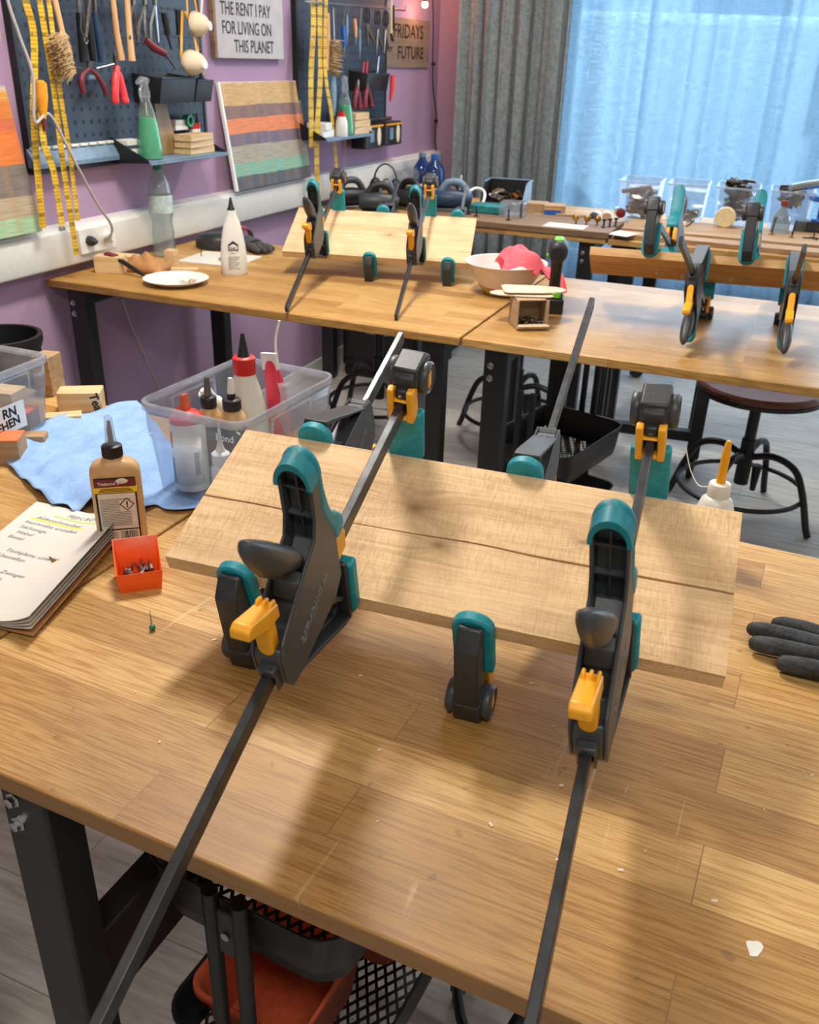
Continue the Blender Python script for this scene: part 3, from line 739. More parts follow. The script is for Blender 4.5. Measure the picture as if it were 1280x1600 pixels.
block((-1.40, 1.40, BH), (.04, .05, .085), .2, 'plank', 'upright brown offcut behind the labelled box')
block((-1.255, 1.275, BH), (.07, .03, .018), .7, 'pine', 'thin flat pine offcut beside the clear box corner')
painted_block((-1.292, 1.205, BH+.004), (.055, .045, .042), .35, 'orange topped wood offcut inside the clear box corner')
painted_block((-1.215, 1.095, BH), (.05, .05, .045), .5, 'orange topped wood offcut outside the box at left frame edge')
block((-1.235, 1.165, BH), (.06, .03, .02), .5, 'plank', 'low brown offcut between the two orange topped blocks')
for i, (x, y, s, a) in enumerate(((-1.36, 1.2, (.12, .05, .05), .3), (-1.42, 1.12, (.10, .06, .05), -.2), (-1.33, 1.13, (.08, .05, .045), .9))):
    block((x, y, BH+.004), s, a, 'pine', ('long pale offcut at the back inside the labelled clear box', 'wide pale offcut at the left inside the labelled clear box', 'short pale offcut at the front inside the labelled clear box')[i])
for i, (x, y, s, a) in enumerate(((-1.37, 1.17, (.13, .045, .045), -.3), (-1.31, 1.19, (.07, .05, .03), .2))):
    block((x, y, BH+.058), s, a, 'pine' if i else 'piney', ('pale offcut lying across the top of the labelled box filling', 'small offcut topmost near the corner of the labelled box')[i])

# blue paper towel
random.seed(11)
A, B, C, D = V((-1.305, 1.125, 0)), V((-1.195, 1.425, 0)), V((-.775, 1.085, 0)), V((-1.0, .955, 0))
def towel(a, b):
    p = A.lerp(B, b).lerp(D.lerp(C, b), a)
    z = .004+.006*(1+math.sin(9*a+4*b))*.5+.005*(1+math.sin(14*b-6*a+1))*.5+.003*math.sin(31*a+17*b)
    if a > .72: z += .030*max(0, 1-((b-.36)/.14)**2)*((a-.72)/.28)**2
    k_ = max(0, 1-max(0, max(abs(p.x+.80)-.10, abs(p.y-1.215)-.14))/.03); k_ = max(k_, 1-max(0, math.hypot(p.x+.836, p.y-.932)-.04)/.03)
    z = z*(1-k_)
    p = p+V((.010*math.sin(b*16), .012*math.sin(b*21+1), 0))*a
    return (p.x, p.y, BH+.002+max(.001, z))
tag(obj('paper_towel', MB().grid(towel, 48, 48), 'towel', solid=.001), 'blue paper towel spread under the tan glue bottle', 'paper towel')

# tan glue bottle with a carpenter's label
gb = thing('glue_bottle', 'tan glue bottle with maroon and yellow label on blue towel', 'glue bottle', (-.836, .932, BH+.0045), math.atan2(.85, .62)-PI/2+.0)
gb.rotation_euler = (0, 0, .62)
prof = [(.033, .019, 0), (.0355, .021, .004), (.0355, .0215, .06), (.0355, .0215, .108), (.0345, .0205, .119), (.030, .0180, .127), (.020, .0150, .132), (.0135, .0135, .134), (.0135, .0135, .137)]
R = []
for hx, hy, z in prof:
    R.append([(hx*abs(math.cos(a))**.72*math.copysign(1, math.cos(a)), hy*abs(math.sin(a))**.72*math.copysign(1, math.sin(a)), z) for a in [2*PI*i/48 for i in range(48)]])
obj('bottle_body', MB().rings(R), 'glue', gb, angle=60)
MT['lblw'] = plain('label cream', (214, 206, 188), .6, 0, .1, .03, 200); MT['lblm'] = plain('label maroon', (112, 28, 36), .55, 0, .1, 0); MT['lbly'] = plain('label yellow', (232, 190, 40), .55, 0, .08, 0); MT['lblk'] = plain('label black', (32, 22, 22), .55, 0, .1, 0); MT['lblg'] = plain('label fine print grey', (150, 146, 134), .6, 0, .25, 0, 900)
lab = obj('label', MB().b2((-.0285, -.0222, .008), (.0285, -.0210, .112)), 'lblk', gb)
obj('label_panel', MB().b2((-.0255, -.0226, .031), (.0262, -.0212, .0875)), 'lblw', lab)
obj('label_panel', MB().b2((-.0255, -.0226, .010), (.0262, -.0212, .0285)), 'lblw', lab)
obj('label_band', MB().b2((-.0275, -.0227, .0985), (.0275, -.0212, .110)), 'lblm', lab)
obj('label_band', MB().b2((-.0300, -.0230, .089), (.0300, -.0212, .0978)), 'lbly', lab)
pr = MB()
for i in range(17): pr.b2((-.0235, -.0228, .036+i*.0026), (.018 if i < 9 else (.003 if 9 <= i < 16 else .02), -.0224, .0374+i*.0026))
for i in range(4): pr.b2((-.0235, -.0228, .0125+i*.0036), (-.004, -.0224, .0142+i*.0036))
obj('fine_print', pr, 'lblg', lab)
pr = MB(); random.seed(2); x = .001
while x < .0245:
    wv_ = random.choice((.0005, .0009, .0014)); pr.b2((x, -.0228, .012), (x+wv_, -.0224, .027)); x += wv_+random.choice((.0006, .001))
obj('barcode', pr, 'lblk', lab)
pr = MB(); dm = .0105; cx, cz = .0135, .070
for s_, mk in ((dm, 'lblm'), (dm*.8, 'lblw')):
    obj('hazard_diamond', MB().prism([(cx, cz-s_), (cx+s_, cz), (cx, cz+s_), (cx-s_, cz)], -.0232 if mk == 'lblm' else -.0235, -.0224, 'y'), mk, lab)
FX = lambda x, z, y=-.0233: frame((x, y, z), V((1, 0, 0)), V((0, 0, 1)), V((0, -1, 0)))
text('lettering', '!', .0135, 'lblk', lab, FX(cx-.0016, cz-.0046, -.0237), .0001, bold=.0004)
text('lettering', 'Titebond II', .0066, 'lblw', lab, FX(-.0235, .1015), .0001, bold=.0001)
pr = MB()
for i in range(3): pr.b2((-.024+.002*i, -.0233, .0905+i*.0022), (.024-.002*i, -.0229, .0915+i*.0022))
obj('fine_print', pr, 'lblk', lab)
obj('glue_drip', MB().sphere((.010, -.0222, .1065), .007, 18, (1.35, .18, .62)), 'lblw', lab)
cp = MB().lathe([(.0135, 0), (.0140, .002), (.0140, .017), (.012, .0185), (.0075, .019)], (0, 0, .136), 36)
for i in range(30):
    a = 2*PI*i/30; cp.cyl((.0140*math.cos(a), .0140*math.sin(a), .138), (.0140*math.cos(a), .0140*math.sin(a), .152), .0007, seg=5)
cap = obj('cap', cp, 'blackp', gb)
obj('nozzle', MB().lathe([(.008, .155), (.0078, .162), (.0072, .167), (.0062, .184), (.0058, .196), (.004, .1985)], (0, 0, 0), 8), 'clearw', gb, angle=20)
obj('nozzle_core', MB().lathe([(.0042, .155), (.0036, .176), (.0025, .190)], (0, 0, 0), 12), 'dsteel', gb)

# orange parts tray with driver bits
tr_ = thing('parts_bin', 'small orange plastic bin holding driver bits', 'parts bin', (-.728, .8325, BH), .725)
t_ = .0018; Wb, Db, Hf, Hb = .060, .062, .030, .052
P0 = [(-.027, 0, 0), (.027, 0, 0), (.027, .056, 0), (-.027, .056, 0)]; P1 = [(-.030, -.004, Hf), (.030, -.004, Hf), (.030, .060, Hb), (-.030, .060, Hb)]
q = MB(); q._add(P0+P1, [(3, 2, 1, 0), (0, 1, 5, 4), (1, 2, 6, 5), (2, 3, 7, 6), (3, 0, 4, 7)])
obj('bin_shell', q, 'orange', tr_, solid=.002, bevel=.0008, seg=1)
Mt = Matrix.Translation((-.728, .8325, BH)) @ Matrix.Rotation(.725, 4, 'Z')
random.seed(21)
bit0 = None
for i in range(9):
    p = V((-.018+.0045*i+random.uniform(-.002, .002), .018+random.uniform(0, .022), .005+.004*(i % 3)))
    d = V((random.uniform(-.5, .6), 1, random.uniform(-.05, .45))).normalized()
    if bit0 is None:
        bit0 = thing('driver_bit', 'steel driver bit lying in the small orange bin', 'driver bit', group='driver bits in the orange bin')
        obj('shank', MB().lathe([(.0030, 0), (.0034, .0008), (.0034, .010), (.0026, .011), (.0026, .013)], (0, 0, 0), 6), 'dsteel', bit0, angle=20)
        obj('tip', MB().lathe([(.0026, .013), (.0024, .018), (.0018, .021), (.0008, .024)], (0, 0, 0), 8), 'chrome', bit0)
        c = bit0
    else: c = dup(bit0, bit0['label'])
    x = d.orthogonal().normalized(); c.matrix_world = Mt @ frame(p, x, d.cross(x), d)
# notebook with curled corner
O, sd, ld = V((-1.035, .968, 0)), V((.985, .02, 0)).normalized(), V((.235, -.972, 0)).normalized()
def page(s_, l_, h=0.0):
    """s_ along the short edge (0..0.205 m), l_ along the long edge"""
    k = max(0, (s_-.09)/.115); z = .010+.040*k*k*(1-.35*min(1, l_/.3)); p = O+sd*(s_-.014*k*k)+ld*l_
    return V((p.x, p.y, BH+z+h))
nb = thing('notebook', 'open squared notebook with handwriting and curled edge', 'notebook')
t = NT('squared paper'); co = t.coord(rot=(0, 0, .02)); x, y, z = t.xyz(co)[:3]
fx_ = t.math('ABSOLUTE', t.math('SUBTRACT', t.math('FRACT', t.math('MULTIPLY', x, 200)), .5)); fy_ = t.math('ABSOLUTE', t.math('SUBTRACT', t.math('FRACT', t.math('MULTIPLY', y, 200)), .5))
ln = t.math('GREATER_THAN', t.math('MAXIMUM', fx_, fy_), .465)
t.base(t.mix(t.math('MULTIPLY', ln, .55), srgb(214, 209, 198), srgb(160, 162, 166))); t.b.inputs['Roughness'].default_value = .9; MT['squared'] = t.m
def pgrid(h, grow): return lambda a, b: page(.205*a+grow*a, .30*b, h*(1-.0*a))
pg = obj('top_page', MB().grid(pgrid(.0, 0), 30, 20), 'squared', nb)
for i, g_ in enumerate((.0010, .0018, .0026, .0032)):
    obj('page', MB().grid((lambda hh, gg: lambda a, b: page(.205*a, .30*b, -hh-.0045*i*(max(0, a-.45)/.55)**2)-V((0, 0, 0)))(.0012*(i+1), g_), 30, 10), 'paper', nb)
obj('cover', MB().grid(lambda a, b: page(.206*a, .30*b, -.0075-.022*(max(0, a-.45)/.55)**2), 30, 10), 'kraft', nb)
def page_text(body, s0, l0, size, ang=0.0, mat='pencil', bold=0.0):
    cu = bpy.data.curves.new('tmp', 'FONT'); cu.body = body; cu.size = size; cu.resolution_u = 2; cu.shear = .25; cu.offset = bold
    tob = bpy.data.objects.new('tmp', cu); COL.objects.link(tob)
    me = bpy.data.meshes.new_from_object(tob, depsgraph=bpy.context.evaluated_depsgraph_get()); bpy.data.objects.remove(tob); bpy.data.curves.remove(cu)
    for v in me.vertices:
        xx = v.co.x*math.cos(ang)-v.co.y*math.sin(ang); yy = v.co.x*math.sin(ang)+v.co.y*math.cos(ang)
        v.co = page(s0+xx, l0-yy, .0006)
    me.materials.clear(); me.materials.append(MT[mat]); o = bpy.data.objects.new('handwriting', me); COL.objects.link(o); o.parent = nb
MT['hly'] = plain('yellow highlighter', (226, 226, 96), .9, 0, .05, 0); MT['hlg'] = plain('green highlighter', (176, 220, 112), .9, 0, .05, 0)
def hl(s0, s1, l0, l1, wd_, mat):
    obj('highlight', MB().grid(lambda a, b: page(s0+(s1-s0)*a, l0+(l1-l0)*a+wd_*(b-.5), .0003), 16, 2), mat, nb)
hl(.055, .175, .030, .034, .004, 'hlg'); hl(.022, .125, .050, .052, .005, 'hly')
for sx, lx, tx, sz in ((.075, .026, 'FEIN ROTEX', .014), (.03, .049, 'Akkuschrauber', .014), (.02, .066, 'beschreibe erstellen', .012), (.02, .082, 'Stichsaege', .012), (.025, .098, 'Hobel', .012), (.02, .114, 'Beitel', .012), (.04, .148, 'Tischplatte schleifen', .012), (.02, .164, 'Oel bestellen', .012), (.03, .20, 'Leim + Zwingen', .012), (.03, .216, 'Schrauben', .012)):
    page_text(tx, sx, lx, sz)
# fly-sized things on the table
sc = thing('screw', 'brass screw lying on the notebook page', 'screw', page(.118, .142, .003)); sc.rotation_euler = (PI/2, 0, 1.1)
obj('shank', MB().lathe([(.0005, 0), (.0014, .004), (.0016, .014)], (0, 0, 0), 8), 'brass', sc); obj('head', MB().lathe([(.0016, .014), (.0034, .017), (.0034, .0175)], (0, 0, 0), 12), 'brass', sc)
pn = thing('push_pin', 'green headed pin lying on the near bench', 'pin', (-.655, .761, BH+.0045)); pn.rotation_euler = (PI/2-.03, 0, PI+.72)
pn.matrix_world = frame((-.655, .761, BH+.0045), V((.75, .66, 0)), V((0, 0, 1)), V((-.66, .75, .0)))
obj('pin_head', MB().sphere((0, 0, 0), .0042, 16), 'greenp', pn); obj('needle', MB().cyl((0, 0, .003), (0, -.003, .047), .0008, .0003, 6), 'dsteel', pn)

# glue bottles standing in the clear box
zb = BH+.0085
def bottle(name, label, loc, body, mat, cap, capmat, tip, tipmat, lblmat=None, lb=None, lean=(0, 0), rzz=0, grp='glue bottles in the clear box'):
    r = thing(name, label, 'glue bottle', loc, rzz, grp); r.rotation_euler = (lean[0], lean[1], rzz)
    obj('bottle_body', MB().lathe(body, (0, 0, 0), 32), mat, r, angle=50)
    obj('cap', MB().lathe(cap, (0, 0, 0), 28), capmat, r)
    obj('nozzle', MB().lathe(tip, (0, 0, 0), 16), tipmat, r)
    if lb:
        r0, z0, z1, a0, a1 = lb
        obj('label', MB().grid(lambda a, b: (r0*math.cos(a0+(a1-a0)*a), r0*math.sin(a0+(a1-a0)*a), z0+(z1-z0)*b), 20, 2), lblmat, r, solid=.0004)
    return r
bottle('glue_bottle', 'large white bottle with red collar and black nozzle in the box', (-.822, 1.262, zb), [(.034, 0), (.037, .004), (.037, .07), (.034, .10), (.026, .135), (.0185, .158), (.0175, .165)], 'whitep', [(.0185, .162), (.0195, .165), (.0195, .190), (.016, .193)], 'red', [(.0115, .193), (.0095, .198), (.004, .226), (.0034, .232)], 'blackp')
bw = bottle('glue_bottle', 'white bottle with dusty red lid and orange flip spout in the box', (-.846, 1.126, zb), [(.026, 0), (.0285, .004), (.0285, .108), (.027, .116)], 'whitep', [(.0275, .114), (.0275, .122), (.018, .132), (.006, .134)], 'red', [(.006, .132), (.005, .150), (.0036, .160)], 'orange2', 'white', (.0287, .012, .095, -2.6, -.2), lean=(-.05, -.06))
MT['lblr'] = plain('red print', (206, 40, 44), .6, 0, .1, 0); MT['lbld'] = plain('dark blue print', (38, 44, 62), .6, 0, .1, 0)
obj('brand_panel', MB().grid(lambda a, b: (.0289*math.cos(-2.5+.5*a), .0289*math.sin(-2.5+.5*a), .075+.026*b), 6, 2), 'lblr', bw, solid=.0003)
pr = MB()
for i in range(14): pr.grid(lambda a, b, i=i: (.0289*math.cos(-.72+.30*a), .0289*math.sin(-.72+.30*a), .03+i*.0028+.0014*b), 4, 2)
obj('barcode', pr, 'lblk', bw, solid=.0003)
pr = MB()
for i in range(16): pr.grid(lambda a, b, i=i: (.0289*math.cos(-2.5+.055*(i % 8)*1.0), .0289*math.sin(-2.5+.055*(i % 8)), .016+.05*b*(.5+.4*((i*7) % 5)/5)), 2, 2)
fp_ = MB()
for i in range(7): fp_.grid(lambda a, b, i=i: (.0289*math.cos(-2.45+.07*i+.03*a), .0289*math.sin(-2.45+.07*i+.03*a), .014+(.045+.006*((i*3) % 3))*b), 3, 2)
obj('fine_print', fp_, 'lbld', bw, solid=.0003); pr.b.free()
obj('orange_flap', MB().prism([(-.004, .130), (-.030, .122), (-.031, .127), (-.006, .142), (-.004, .158), (.003, .160), (.006, .134)], -.007, .007, 'y'), 'orange2', bw, bevel=.001)
b3 = bottle('glue_bottle', 'glue bottle with dark blue label and pale cone cap in the box', (-.800, 1.185, zb), [(.023, 0), (.025, .004), (.025, .105), (.020, .118), (.0125, .124), (.0125, .128)], 'glue', [(.0145, .126), (.0155, .128), (.0155, .143), (.013, .145), (.007, .146), (.007, .154)], 'blackp', [(.0068, .152), (.0062, .160), (.0042, .178), (.0036, .180)], 'whitep', 'lbld', (.0252, .02, .10, -2.8, .2))
text('lettering', 'bond', .017, 'label', b3, frame((-.018, -.0262, .078), V((1, 0, 0)), V((0, 0, 1)), V((0, -1, 0))), .0002, bold=.0004)
bottle('glue_bottle', 'glue bottle with black cap and grey clear nozzle in the box', (-.853, 1.195, zb), [(.021, 0), (.0225, .004), (.0225, .098), (.018, .110), (.0115, .116), (.0115, .120)], 'glue', [(.0130, .118), (.0138, .12), (.0138, .135), (.012, .137), (.0065, .138)], 'blackp', [(.0070, .137), (.0062, .146), (.0055, .160), (.0040, .170)], 'dsteel', 'lbld', (.0227, .02, .09, -2.8, .2))
bottle('glue_bottle', 'small milky bottle with fine white needle tip in the box front', (-.782, 1.118, zb), [(.0155, 0), (.017, .003), (.017, .050), (.0125, .060), (.0105, .064)], 'whitep', [(.0140, .058), (.0148, .060), (.0148, .076), (.010, .080)], 'white', [(.0085, .080), (.0050, .090), (.0022, .112), (.0016, .128)], 'white')
bottle('glue_bottle', 'white bottle lying against the large red collared bottle', (-.868, 1.275, zb+.055), [(.0165, 0), (.0175, .003), (.0175, .06), (.010, .072)], 'whitep', [(.0125, .068), (.0130, .070), (.0130, .088), (.011, .090)], 'white', [(.008, .090), (.006, .094), (.005, .095)], 'white', lean=(.55, -.2))
po = thing('glue_pouch', 'coral red glue pouch standing at the far end of the box', 'pouch', (-.772, 1.305, zb), -.2); po.rotation_euler = (0, -.16, -.25)
R = [[(hx*math.cos(a), hy*math.sin(a), z) for a in [2*PI*i/20 for i in range(20)]] for hx, hy, z in ((.016, .016, 0), (.021, .020, .01), (.021, .018, .10), (.019, .012, .15), (.014, .006, .172), (.012, .003, .18))]
obj('pouch_body', MB().rings(R), plain('coral film', (222, 60, 84), .35, 0, .12, .1), po, angle=60)
obj('seam', MB().b2((-.021, -.004, .16), (.016, .004, .19)), 'white', po, bevel=.001)
stk = obj('stir_stick', MB().tube(smooth_path([(-.792, 1.325, zb+.01), (-.795, 1.325, 1.0), (-.797, 1.327, 1.05), (-.790, 1.33, 1.085)], 5), [.0035]*16, 8, flat=(1, .5)), 'white'); tag(stk, 'thin white stick standing in the glue box', 'stick')
pb_ = obj('film_bag', MB().grid(lambda a, b: (-.775+.02*a+.004*math.sin(b*9), 1.295+.01*math.sin(a*5+b*4), zb+.01+.135*b), 12, 14), 'clearw', solid=.0008); tag(pb_, 'crumpled clear film sleeve beside the coral pouch', 'sleeve')
tw_ = obj('paper_towel', MB().grid(lambda a, b: (-.870+.05*a, 1.235+.09*b+.006*math.sin(a*12), zb+.012+.10*a*(1-a)*2+.05*b+.007*math.sin(13*a+9*b)), 20, 20), 'towel', solid=.001); tag(tw_, 'crumpled blue paper towel inside the glue box', 'paper towel')

# squeeze bottle with yellow tip behind the right end of the board
sq = bottle('glue_bottle', 'milky squeeze bottle with yellow nozzle behind the board right end', (-.028, 1.252, BH), [(.026, 0), (.028, .004), (.028, .085), (.022, .105), (.014, .113)], 'whitep', [(.0155, .110), (.0160, .112), (.0160, .128), (.0145, .131), (.007, .132)], 'whitep', [(.0068, .131), (.0058, .150), (.0062, .170), (.0045, .192), (.003, .196)], 'yellow', grp=None)
obj('tether', MB().tube(smooth_path([(-.016, 0, .122), (-.03, .01, .118), (-.045, .02, .135), (-.058, .03, .165)], 5), .0009, 6), 'white', sq)

# black work glove at the right edge
gp = V((.20, 1.045, BH))
vs = [(0.075, 0, .022), (0.02, .004, .022), (-.035, .010, .020)]
ed = [(0, 1), (1, 2)]; rd = [(.034, .020), (.040, .021), (.040, .019)]
def finger(base, pts, r):
    global vs, ed, rd
    prev = base
    for p, rr in zip(pts, r):
        vs.append(p); rd.append((rr, rr)); ed.append((prev, len(vs)-1)); prev = len(vs)-1
finger(2, [(-.050, .046, .017), (-.085, .056, .017), (-.112, .060, .015), (-.128, .060, .012)], [.0115, .0115, .011, .008])
finger(2, [(-.062, .020, .019), (-.105, .026, .019), (-.140, .030, .017), (-.158, .032, .013)], [.0125, .012, .0118, .009])
finger(2, [(-.062, -.006, .018), (-.105, -.004, .018), (-.138, -.002, .016), (-.154, -.001, .013)], [.0125, .0125, .012, .009])
finger(2, [(-.050, -.032, .016), (-.085, -.032, .016), (-.108, -.031, .014), (-.120, -.030, .012)], [.013, .0125, .012, .009])
finger(1, [(.0, -.050, .015), (-.02, -.062, .014), (-.035, -.066, .012)], [.014, .013, .010])
gl = skin('work_glove', vs, ed, rd, 'glovef', None, 2, 1); gl.location = gp; gl.rotation_euler = (0, 0, .03)
tag(gl, 'black coated work glove lying at the right end of the near bench', 'glove')
# ------------------------------------------------------------------ things on the middle benches
def mblock(loc, size, rot, mat, label, cat='wood block', grp='offcuts on the middle bench'):
    o = obj('wood_offcut', MB().box((0, 0, 0), size), mat, None, bevel=.0012, seg=1); o.location = (loc[0], loc[1], loc[2]+size[2]/2); o.rotation_euler = (0, 0, rot); return tag(o, label, cat, grp)
mblock((-2.06, 2.405, BH), (.095, .05, .055), .35, 'pine', 'pale square offcut at the left end of the middle bench')
mblock((-2.085, 2.50, BH), (.10, .05, .04), .15, 'pine', 'pale offcut under the cable behind the paint brush')
mblock((-1.935, 2.565, BH), (.035, .04, .06), .2, 'piney', 'upright pale offcut in front of the water bottle')
mblock((-1.875, 2.55, BH), (.09, .03, .008), .5, 'pine', 'thin offcut strip lying behind the plate')
kb = obj('paper_bag', MB().grid(lambda a, b: (-.075+.15*a, -.05+.10*b, .002+.052*math.sin(PI*min(1, max(0, a)))**.6*math.sin(PI*b)**.5+.008*math.sin(19*a+7*b)*math.sin(PI*a)*math.sin(PI*b)), 22, 18), 'kraft', solid=.0015); kb.location = (-1.985, 2.485, BH); kb.rotation_euler = (0, 0, .2)
tag(kb, 'crumpled brown kraft paper behind the white plate', 'paper')
br = thing('paint_brush', 'dark handled brush with red ferrule leaning on the offcut', 'brush', (-1.985, 2.395, BH+.012))
br.rotation_euler = (0, .12, -.12)
obj('handle', MB().tube([(-.055, 0, .032), (-.02, 0, .026), (.04, 0, .012), (.085, 0, .002)], [.005, .008, .007, .0045], 12), 'blackp', br)
obj('ferrule', MB().box((-.064, 0, .034), (.022, .026, .016)), 'lblm', br, bevel=.003)
obj('bristles', MB().box((-.085, 0, .036), (.024, .024, .012), taper=(.8, .8)), 'dred', br, bevel=.002)
pl = thing('plate', 'round white plate with wood shavings on the middle bench', 'plate', (-1.782, 2.375, BH))
obj('dish', MB().lathe([(.0, .003), (.055, .003), (.062, .0), (.066, .002), (.088, .012), (.1005, .017), (.102, .019), (.0985, .0185), (.086, .0145), (.066, .006), (.0, .006)], (0, 0, 0), 56, cap0=False, cap1=False), 'white', pl)
for i, (x, y, a) in enumerate(((.035, .018, .5), (.05, -.005, 1.2), (.022, -.012, .1))):
    sh = obj('wood_shaving', MB().tube(smooth_path([(0, 0, 0), (.008, .003, .004), (.017, 0, .001), (.024, .004, .003)], 4), .0022, 6, flat=(1.8, .5)), 'plank'); sh.location = (-1.782+x, 2.375+y, BH+.0095); sh.rotation_euler = (0, 0, a)
    tag(sh, 'curled brown wood shaving lying on the white plate', 'shaving', 'shavings on the plate')
wbt = thing('water_bottle', 'clear plastic water bottle with green cap by the purple wall', 'bottle', (-2.075, 2.715, BH))
pf = [(.032, .0), (.0375, .006), (.039, .02), (.037, .035), (.039, .05), (.037, .065), (.039, .08), (.036, .098), (.0345, .115), (.036, .13), (.0405, .145), (.041, .16), (.041, .205), (.040, .222), (.036, .245), (.027, .268), (.018, .285), (.0145, .292), (.0145, .297)]
obj('bottle_body', MB().lathe(pf, (0, 0, 0), 40, cap1=False), 'clearg', wbt, solid=.0008, angle=60)
obj('label', MB().lathe([(.0415, .150), (.0418, .152), (.0418, .208), (.0413, .210)], (0, 0, 0), 40, cap0=False, cap1=False), plain('bottle wrap', (188, 204, 204), .5, 0, .3, 0, 40), wbt, solid=.0004)
obj('cap', MB().lathe([(.0165, .292), (.0168, .294), (.0162, .312), (.012, .316)], (0, 0, 0), 24), 'greenp', wbt)
obj('cap_loop', MB().tube([(.014, 0, .314)]+[(.014*math.cos(a), 0, .314+.016*math.sin(a)) for a in [PI*i/10 for i in range(1, 11)]], .0022, 8), 'greenp', wbt)
wgb = thing('glue_bottle', 'tall white wood glue bottle with black pointed cap on the middle bench', 'glue bottle', (-1.700, 2.585, BH), .58)
R = []
for hx, hy, z in ((.040, .024, 0), (.043, .026, .005), (.043, .026, .045), (.040, .025, .09), (.033, .022, .135), (.025, .019, .168), (.0175, .0165, .186), (.0155, .0155, .192), (.0155, .0155, .205)):
    R.append([(hx*math.cos(a), hy*math.sin(a), z) for a in [2*PI*i/40 for i in range(40)]])
obj('bottle_body', MB().rings(R), 'white', wgb, angle=60)
obj('cap', MB().lathe([(.0125, .205), (.0125, .209), (.0095, .214), (.0035, .240), (.0028, .244)], (0, 0, 0), 20), 'blackp', wgb)
FP = lambda x, z, k=.0262: frame((x, -k*math.sqrt(max(.05, 1-(x/.044)**2))-.0003, z), V((1, 0, 0)), V((0, 0, 1)), V((0, -1, 0)))
hs = MB().prism([(-.0165, .082), (-.0165, .100), (0, .112), (.0165, .100), (.0165, .082)], -.0266, -.0256, 'y'); mk = obj('house_mark', hs, 'ink', wgb)
obj('mark_field', MB().prism([(-.0135, .085), (-.0135, .098), (0, .1065), (.0135, .098), (.0135, .085)], -.0270, -.0262, 'y'), 'white', mk)
obj('mark_roof', MB().prism([(-.0135, .098), (0, .1065), (.0135, .098), (.0135, .0955), (0, .1035), (-.0135, .0955)], -.0273, -.0264, 'y'), 'ink', mk)
text('lettering', 'Ponal', .0088, 'ink', mk, frame((-.0122, -.0272, .0870), V((1, 0, 0)), V((0, 0, 1)), V((0, -1, 0))), .0002, bold=.0003)
text('lettering', 'Classic', .0060, 'ink', wgb, frame((-.010, -.0266, .072), V((1, 0, 0)), V((0, 0, 1)), V((0, -1, 0))), .0002)
pr = MB()
for i in range(7): pr.b2((-.019, -.0266, .060-i*.0062), (.019-(i % 3)*.005, -.0262, .0618-i*.0062))
obj('fine_print', pr, 'lblg', wgb)
ppr = obj('paper_sheet', MB().b2((-.115, -.10, 0), (.115, .10, .003)), 'paper'); ppr.location = (-1.875, 2.765, BH); ppr.rotation_euler = (0, 0, .1); tag(ppr, 'white paper pad lying behind the white glue bottle', 'paper')
wr = obj('wire_stand', MB().tube([(-.04, 0, .0), (-.04, 0, .05), (.035, 0, .055), (.035, 0, .0)], .0016, 8), 'bronze'); wr.location = (-1.915, 2.775, BH+.004); wr.rotation_euler = (0, 0, .4); tag(wr, 'bent copper wire bow standing on the paper pad', 'wire')
cl = obj('metal_clip', MB().box((0, 0, .005), (.022, .016, .010)), 'chrome', bevel=.002); cl.location = (-1.845, 2.73, BH+.003); tag(cl, 'small bright metal clip on the paper pad', 'clip')
bx = obj('speaker_case', MB().rings([[(.075*k*math.cos(a), .055*k*math.sin(a), z) for a in [2*PI*i/28 for i in range(28)]] for k, z in ((.96, 0), (1, .008), (.98, .035), (.8, .05), (.4, .056))]), 'darkp2'); bx.location = (-2.01, 2.93, BH); tag(bx, 'rounded dark grey case behind the paper pad', 'case')
g = [(0, 0, .03), (.045, -.005, .026), (.075, -.012, .022)]
e = [(0, 1), (1, 2)]; rr = [(.034, .026), (.036, .022), (.034, .018)]
for (x, y, l) in ((.088, -.040, .05), (.095, -.018, .058), (.095, .004, .058), (.09, .025, .05)):
    b = len(g); g += [(x, y, .018), (x+l*.55, y-.004, .018), (x+l, y-.006, .015)]; e += [(2, b), (b, b+1), (b+1, b+2)]; rr += [(.012, .012), (.0115, .0115), (.009, .009)]
gv = thing('work_glove', 'grey work glove with red cuff on the middle bench', 'glove', (-1.905, 2.985, BH), -.35)
skin('glove_body', g, e, rr, 'gloveg', gv, 2, 1)
obj('cuff', MB().lathe([(.034, 0), (.037, .006), (.040, .03), (.041, .034), (.037, .034), (.032, .004)], (0, 0, 0), 28, 'x', cap0=False, cap1=False, M=Matrix.Diagonal((-1, 1, 1))).xf(Matrix.Translation((.004, 0, .036))), 'dred', gv)
obj('cuff_rim', MB().tube([( -.030, .040*math.cos(a), .036+.040*math.sin(a)) for a in [2*PI*i/28 for i in range(29)]], .0035, 8), 'redm', gv)

